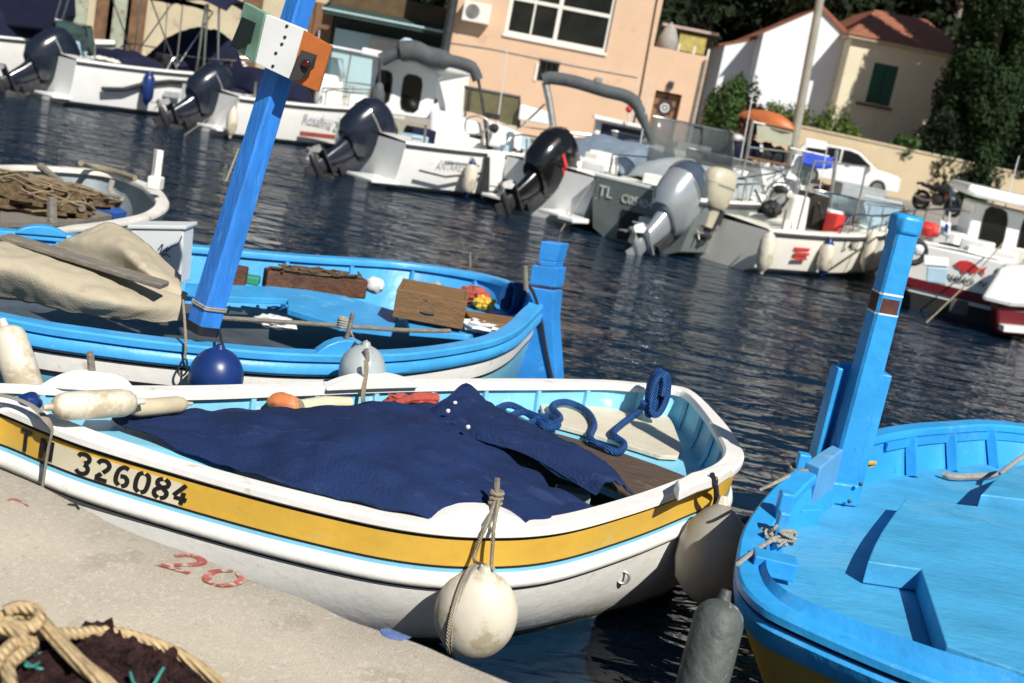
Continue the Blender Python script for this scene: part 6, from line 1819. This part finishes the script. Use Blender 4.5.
# gear on every boat of the row
def gear(t, L, B, fb, seed, rail=True, cleats=True, fr=.35):
    rg = random.Random(seed)
    if rail:
        for s in (1, -1):
            P_ = []
            for u_ in (.42, .55, .7, .85, .97):
                y = (B / 2 * (1 - max(0, (u_ - .3) / .7) ** 2.3 * .985) - .06) * s
                x = L * u_ + .35 * u_ ** 3
                z = fb * (1 + .3 * u_ ** 1.8)
                P_.append(V((x, y, z + fr)))
                lt(t, [V((x, y, z)), V((x, y, z + fr))], .013, 'rail_post', 'steel')
            MB().tube(catm([P_[0] - V((.25, 0, fr))] + P_, 4), .017, 6).build('rail', 'steel', t, local=True)
    for s in (1, -1):
        x, y = .25, s * (B / 2 - .12)
        z = fb * 1.01 + .03
        lt(t, [V((x - .1, y, z + .05)), V((x + .1, y, z + .05))], .018, 'cleat', 'steel')
        # stern line dropping to the water
        if s == -1 and seed in (2, 4, 7): lt(t, [V((x, y, z + .05)), V((-.1, y * 1.05, z - .1)), V((-.9 - rg.random() * .5, y * 1.25, -.05))], .008, 'stern_line', 'strap', 5, 1)
        lt(t, [V((.45, s * (B / 2 - .15), z)), V((.40, s * (B / 2 - .12), z + .32))], .022, 'rod_holder', 'dullmetal')
    for k in range(7):
        x, y = rg.uniform(.4, L * .62), rg.uniform(-B * .32, B * .32)
        h = rg.uniform(.3, .65)
        lb(t, (x, y, fb * .75 + h / 2), (rg.uniform(.3, .6), rg.uniform(.3, .5), h), rg.choice(['locker', 'cool_box', 'seat_box']), rg.choice(['white_clean', 'white_clean', 'cream', 'aqua', 'navyboat', 'rubber', 'white_clean']), rg.uniform(-.3, .3), .03)
    x, y = L * .5, rg.uniform(-.3, .3)
    lt(t, [V((x, y, fb)), V((x - .15, y, fb + rg.uniform(1.3, 2.0)))], .011, 'antenna', 'whitebox', 5)
    c_ = V((L * .72, 0, fb * 1.22 + .05))
    MB().tube([c_ + V((cos(k * .6) * (.13 + .003 * k), sin(k * .6) * (.13 + .003 * k), .0015 * k)) for k in range(42)], .02, 5).build('coiled_line', rg.choice(['rope', 'ropeblue', 'ropewhite']), t, local=True)
for t, L, B, fb, sd in ((m1, 5.6, 2.2, .95, 1), (m2, 5.4, 2.1, .85, 2), (m3, 5.8, 2.3, .85, 3), (m4, 5.6, 2.2, .9, 4), (m5, 5.4, 2.2, .95, 5), (m6, 5.2, 1.9, .72, 6), (m7, 5.6, 2.4, .95, 7), (m9, 4.6, 2.1, .9, 8)):
    gear(t, L, B, fb, sd)
# soft tops and small cabins that crowd the row
def bimini(t, x0, x1, wy, z0, z1, mt):
    for x in (x0, (x0 + x1) / 2, x1):
        lt(t, [V(((x0 + x1) / 2, wy, z0)), V((x, wy * .95, z1 - .12)), V((x, wy * .5, z1)), V((x, -wy * .5, z1)), V((x, -wy * .95, z1 - .12)), V(((x0 + x1) / 2, -wy, z0))], .016, 'awning_hoop', 'steel', 6)
    MB().sheet([[V((x0 + (x1 - x0) * k / 3, y, z1 + .02 - (.10 if abs(y) > .7 * wy else 0) - (.03 if k in (0, 3) else 0))) for y in (-wy * .95, -wy * .5, 0, wy * .5, wy * .95)] for k in range(4)], 4, 4, .03, 3, 2.).build('awning_cloth', mt, t, local=True, solid=.02)
bimini(m1, 1.7, 3.3, .85, 1.1, 2.55, 'navyboat')
lb(m2, (2.9, 0, 2.2), (1.3, 1.2, .05), 'hard_top', 'white_clean', 0, .02)
for x in (2.5, 3.3):
    for s in (1, -1):
        lt(m2, [V((x, s * .4, 1.0)), V((x, s * .45, 2.2))], .018, 'top_leg', 'steel')
lb(m1, (3.3, .2, 1.35), (.7, .9, .6), 'console', 'white_clean', 0, .06, .85)
lb(m5, (3.9, 0, 1.3), (1.2, 1.3, .4), 'cuddy', 'white_clean', 0, .1, .8)
lb(m4, (3.4, 0, 1.25), (1.3, 1.4, .6), 'cuddy', 'white_clean', 0, .08, .85)
lb(m1, (4.2, 0, 1.3), (1.2, 1.2, .35), 'cuddy', 'white_clean', 0, .1, .8)
lb(m2, (4.1, 0, 1.05), (1.0, 1.0, .35), 'foredeck_locker', 'white_clean', 0, .1, .8)
lb(m3, (4.9, 0, 1.2), (.9, .9, .3), 'foredeck_locker', 'white_clean', 0, .08, .8)
lb(m2, (1.0, 0, .95), (.35, 1.5, .4), 'stern_seat', 'white_clean', 0, .06)
lb(m4, (.75, 0, .95), (.4, 1.6, .4), 'stern_seat', 'white_clean', 0, .06)
windscreen(m4, 3.3, .8, 1.05, .6, .3)
windscreen(m2, 3.5, .45, 1.55, .4, .15, mt='clear')
for s in (1, -1):
    lt(m6, [V((1.0, s * .7, .75)), V((1.05, s * .68, 1.9)), V((2.6, s * .66, 1.95)), V((2.65, s * .68, .75))], .02, 'awning_frame', 'dullmetal')
lb(m6, (2.9, .1, .98), (.7, .9, .16), 'black_cover', 'rubber', .1, .05)
lb(m6, (3.9, -.1, .95), (.5, .5, .25), 'net_bin', 'aqua', .2, .03)
lb(m6, (.75, .5, .82), (.35, .3, .3), 'bait_box', 'whitebox', .1, .02)
lb(m6, (2.3, -.5, .9), (.3, .25, .35), 'red_can', 'red', .1, .03)
for k, (x, z) in enumerate(((.9, .9), (1.7, 1.0), (2.4, 1.05))):
    lt(m5, [V((x, -.98, 1.0)), V((x, -.98, 1.35 + .1 * k))], .014, 'rail_post', 'steel')
lt(m5, [V((.9, -.98, 1.35)), V((1.7, -.98, 1.45)), V((2.4, -.98, 1.55)), V((3.6, -.7, 1.7))], .016, 'rail', 'steel')
hang_fender('navy cylinder fender on the side of the boat with the curved dark stripe', (148, 88), (150, 76), m1, .13, .55, 'fenderblue', off=1.25)
hang_fender('pale fender on the side of the navy covered boat near the leaning post', (232, 122), (233, 108), m2, .11, .45, 'fender', off=1.18)

# ============================================================ THINGS ON THE FAR QUAY
def qbox(name, label, cat, px, d, mt, Y, rz=0, lid=None):
    q = WY(px, 160, Y)
    t = thing(name, label, cat, (q.x, Y, FQ), rz)
    MB().box((0, 0, d[2] / 2), d, None, 1.05).build('body', mt, t, local=True, smooth=False, bevel=.02)
    MB().box((0, 0, d[2] + .022), (d[0] * 1.08, d[1] * 1.08, .04)).build('lid', lid or mt, t, local=True, smooth=False, bevel=.012)
    return t
qbox('storage_chest', 'grey storage chest on the far quay behind the cream boat', 'chest', 866, (1.1, .6, .6), 'fendergrey', 29.5, .2)
qbox('fish_bin', 'pale blue fish bin on the far quay in front of the motorcycle', 'bin', 893, (.8, .6, .45), 'aqua', 28.2, -.3, 'whitebox')
qbox('rubbish_bin', 'dark green rubbish bin standing on the far quay beside the rack', 'bin', 801, (.5, .5, .95), 'awning', 33, .1)
qbox('wooden_chest', 'brown wooden chest on the far quay left of the rack', 'chest', 722, (.9, .6, .55), 'crate', 32, .2)
qbox('white_chest', 'white storage chest on the quay by the plank door', 'chest', 690, (.9, .6, .7), 'whitebox', 33.5, 0)
q = WY(850, 175, 30.5)
tag(MB().blob((q.x, 30.5, FQ + .22), (.75, .5, .28), 5, .4, 3.5, n=18).build('net_heap', 'netdark'), 'dark net heap on the far quay in front of the white car', 'fishing net')
# rack with canoe
rk = thing('canoe_rack', 'galvanised rack with cream panel and dark bags standing on the far quay', 'rack', WY(768, 185, 31))
Yr = 31.
wt(rk, [(753, 120), (741, 190)], .04, 'upright', 'dullmetal', Yr)
wt(rk, [(793, 140), (781, 200)], .04, 'upright', 'dullmetal', Yr)
wt(rk, [(753, 122), (793, 131)], .03, 'cross_bar', 'dullmetal', Yr)
wt(rk, [(746, 157), (789, 166)], .035, 'cross_bar', mat('rusty bar', (.18, .09, .05), .8), Yr - .02)
wplate(rk, [(757, 125), (793, 133), (791, 146), (757, 139)], Yr - .05, .03, 'cream_panel', mat('greenish cream panel', (.40, .41, .31), .7, var=.1), .005)
for k, (x, y, mt_) in enumerate(((752, 150, 'navyboat'), (765, 152, 'rubber'), (778, 156, 'rubber'), (762, 170, 'dullmetal'), (776, 173, 'fendergrey'))):
    MB().blob(WY(x, y, Yr + .3), (.22, .15, .24), k, .3, 3).build('hanging_bag', mt_, rk)
wplate(rk, [(760, 144), (763, 145), (763, 152), (760, 151)], Yr - .02, .02, 'white_tag', 'whitebox')
cn = thing('orange_canoe', 'upturned orange canoe lying on top of the rack', 'canoe', WY(772, 122, Yr))
a_, b_ = WY(738, 116, Yr + .7), WY(794, 130, Yr - .1)
prof_ = [(0, .04), (.08, .14), (.25, .25), (.5, .30), (.75, .27), (.92, .16), (1, .05)]
rings = []
dcan = (b_ - a_).normalized()
lat = dcan.cross(V((0, 0, 1))).normalized()
for u_, r_ in prof_:
    c_ = a_.lerp(b_, u_)
    rings.append([c_ + lat * cos(k * pi / 10) * r_ * 1.1 + V((0, 0, sin(k * pi / 10) * r_ * 1.05)) for k in range(11)])
MB().loft(rings).build('hull', 'orangeshell', cn)
# parked car
def car(pos, rz):
    t = thing('parked_car', 'white family car parked along the tan wall', 'car', pos, rz)
    Lc, Wc = 4.1, 1.72
    side = [(0, .30), (0, .62), (.10, .86), (.95, .98), (1.65, 1.46), (2.0, 1.55), (3.2, 1.55), (3.75, 1.40), (4.05, .95), (4.1, .6), (4.08, .30)]
    b = MB()
    rings = []
    for y in (-Wc / 2, -Wc / 2 + .02, Wc / 2 - .02, Wc / 2):
        k = .985 if abs(y) == Wc / 2 else 1
        rings.append([V((x, y * (.86 if z > 1.2 else 1), .3 + (z - .3) * k)) for x, z in side])
    b.loft(rings).build('body', 'carwhite', t, local=True, ang=30, bevel=.03)
    for s in (1, -1):
        yy = s * (Wc / 2 + .004)
        for pl in (((1.12, 1.0), (1.72, 1.40), (2.05, 1.47), (2.3, 1.47), (2.3, 1.0)), ((2.38, 1.0), (2.38, 1.47), (3.15, 1.46), (3.62, 1.33), (3.8, 1.0))):
            MB().extr([(x, yy * (.865 + .135 * (1.47 - z) / .47 if z > 1 else 1), z) for x, z in pl], (0, s * .012, 0)).build('side_window', 'glass', t, local=True, smooth=False)
        MB().box((1.2, s * (Wc / 2 + .1), 1.0), (.12, .16, .12)).build('mirror', 'carwhite', t, local=True, bevel=.02)
        MB().box((.06, s * .62, .74), (.12, .3, .14)).build('headlight', 'lamp', t, local=True, bevel=.02)
        MB().box((2.05, s * (Wc / 2 + .008), .9), (.16, .02, .03)).build('door_handle', 'rubber', t, local=True)
        for x in (.78, 3.3):
            w_ = MB().tube([V((x, s * (Wc / 2 - .16), .31)), V((x, s * (Wc / 2 + .012), .31))], .31, 20).build('wheel', 'tyre', t, local=True)
            MB().tube([V((x, s * (Wc / 2 + .0), .31)), V((x, s * (Wc / 2 + .02), .31))], .2, 14).build('rim', 'steel', w_, local=True)
    MB().extr([(.99, -.66, 1.0), (.99, .66, 1.0), (1.62, .60, 1.435), (1.62, -.60, 1.435)], (-.012, 0, .016)).build('windscreen', 'glass', t, local=True, smooth=False)
    MB().box((-.005, 0, .48), (.04, 1.3, .2)).build('grille', 'rubber', t, local=True, bevel=.01)
    MB().box((-.03, 0, .42), (.02, .5, .11)).build('number_plate', 'frame', t, local=True)
    return t
qc = WY(893, 190, 42.3)
car((qc.x, 42.1, FQ), pi - .12).scale = (.9, .9, .9)
# motorcycle
mo = thing('motorcycle', 'black motorcycle with red frame parked on the far quay', 'motorcycle', W(934, 213, FQ), radians(-52))
mo.scale = (.9, .9, .9)
for x, nm in ((-.62, 'rear'), (.66, 'front')):
    w_ = MB().tube([V((x + .29 * cos(k * 2 * pi / 22), 0, .33 + .29 * sin(k * 2 * pi / 22))) for k in range(22)], .075, 8, closed=True).build('wheel', 'tyre', mo, local=True)
    MB().tube([V((x, -.04, .33)), V((x, .04, .33))], .19, 14).build('rim', 'darkmetal', w_, local=True)
lt(mo, [(.66, -.09, .33), (.50, -.09, .72), (.40, -.08, 1.0)], .03, 'fork', 'steel')
lt(mo, [(.66, .09, .33), (.50, .09, .72), (.40, .08, 1.0)], .03, 'fork', 'steel')
MB().blob((.16, 0, .84), (.32, .17, .15), 1, .1).build('fuel_tank', 'rubber', mo, local=True)
MB().blob((-.38, 0, .84), (.40, .15, .08), 2, .1).build('seat', 'rubber', mo, local=True)
MB().blob((.02, 0, .48), (.26, .17, .22), 3, .2).build('engine', 'darkmetal', mo, local=True)
lt(mo, [(.42, 0, .9), (.2, 0, .55), (-.3, 0, .45), (-.62, 0, .33)], .04, 'frame', 'red')
lt(mo, [(-.2, 0, .75), (-.75, 0, .90), (-.95, 0, .86)], .05, 'tail', 'rubber')
lt(mo, [(.36, -.38, 1.08), (.40, -.15, 1.02), (.40, .15, 1.02), (.36, .38, 1.08)], .018, 'handlebar', 'darkmetal')
MB().blob((.56, 0, .92), (.10, .10, .11), 3).build('headlight', 'lamp', mo, local=True)
MB().blob((.62, 0, .60), (.13, .10, .06), 3).build('mudguard', 'fendergrey', mo, local=True)
for s in (1, -1):
    mr = lt(mo, [(.36, s * .3, 1.06), (.34, s * .36, 1.28)], .012, 'mirror', 'darkmetal')
    MB().blob((.34, s * .37, 1.30), (.03, .08, .05), 1).build('mirror_glass', 'darkmetal', mr, local=True)
lt(mo, [(-.1, -.15, .4), (-.4, -.2, .36), (-.8, -.2, .45)], .045, 'exhaust', 'dullmetal')
lt(mo, [(-.1, -.08, .3), (-.15, -.3, .01)], .018, 'side_stand', 'darkmetal')
MB().box((-.82, 0, .62), (.02, .18, .12)).build('number_plate', 'frame', mo, local=True)
# scooter
qs = WY(738, 150, 39)
sc_ = thing('scooter', 'dark scooter with white headlight standing by the tall green bush', 'scooter', (qs.x, 39, FQ), radians(-110))
for x in (-.55, .6):
    MB().tube([V((x + .17 * cos(k * .3927), 0, .23 + .17 * sin(k * .3927))) for k in range(16)], .06, 8, closed=True).build('wheel', 'tyre', sc_, local=True)
MB().blob((-.35, 0, .62), (.42, .2, .24), 3, .1).build('rear_body', 'rubber', sc_, local=True)
MB().blob((-.3, 0, .86), (.36, .16, .07), 3, .1).build('seat', 'rubber', sc_, local=True)
MB().blob((.42, 0, .72), (.13, .22, .36), 3, .1).build('front_shield', 'navyboat', sc_, local=True)
MB().box((.1, 0, .33), (.6, .3, .08)).build('footboard', 'rubber', sc_, local=True, bevel=.02)
MB().blob((.46, 0, 1.08), (.13, .2, .12), 3, .1).build('handlebar_cowl', 'fendergrey', sc_, local=True)
lt(sc_, [(.4, -.34, 1.12), (.42, 0, 1.1), (.4, .34, 1.12)], .02, 'handlebar', 'darkmetal')
MB().blob((.57, 0, 1.07), (.05, .1, .08), 3).build('headlight', 'lamp', sc_, local=True)
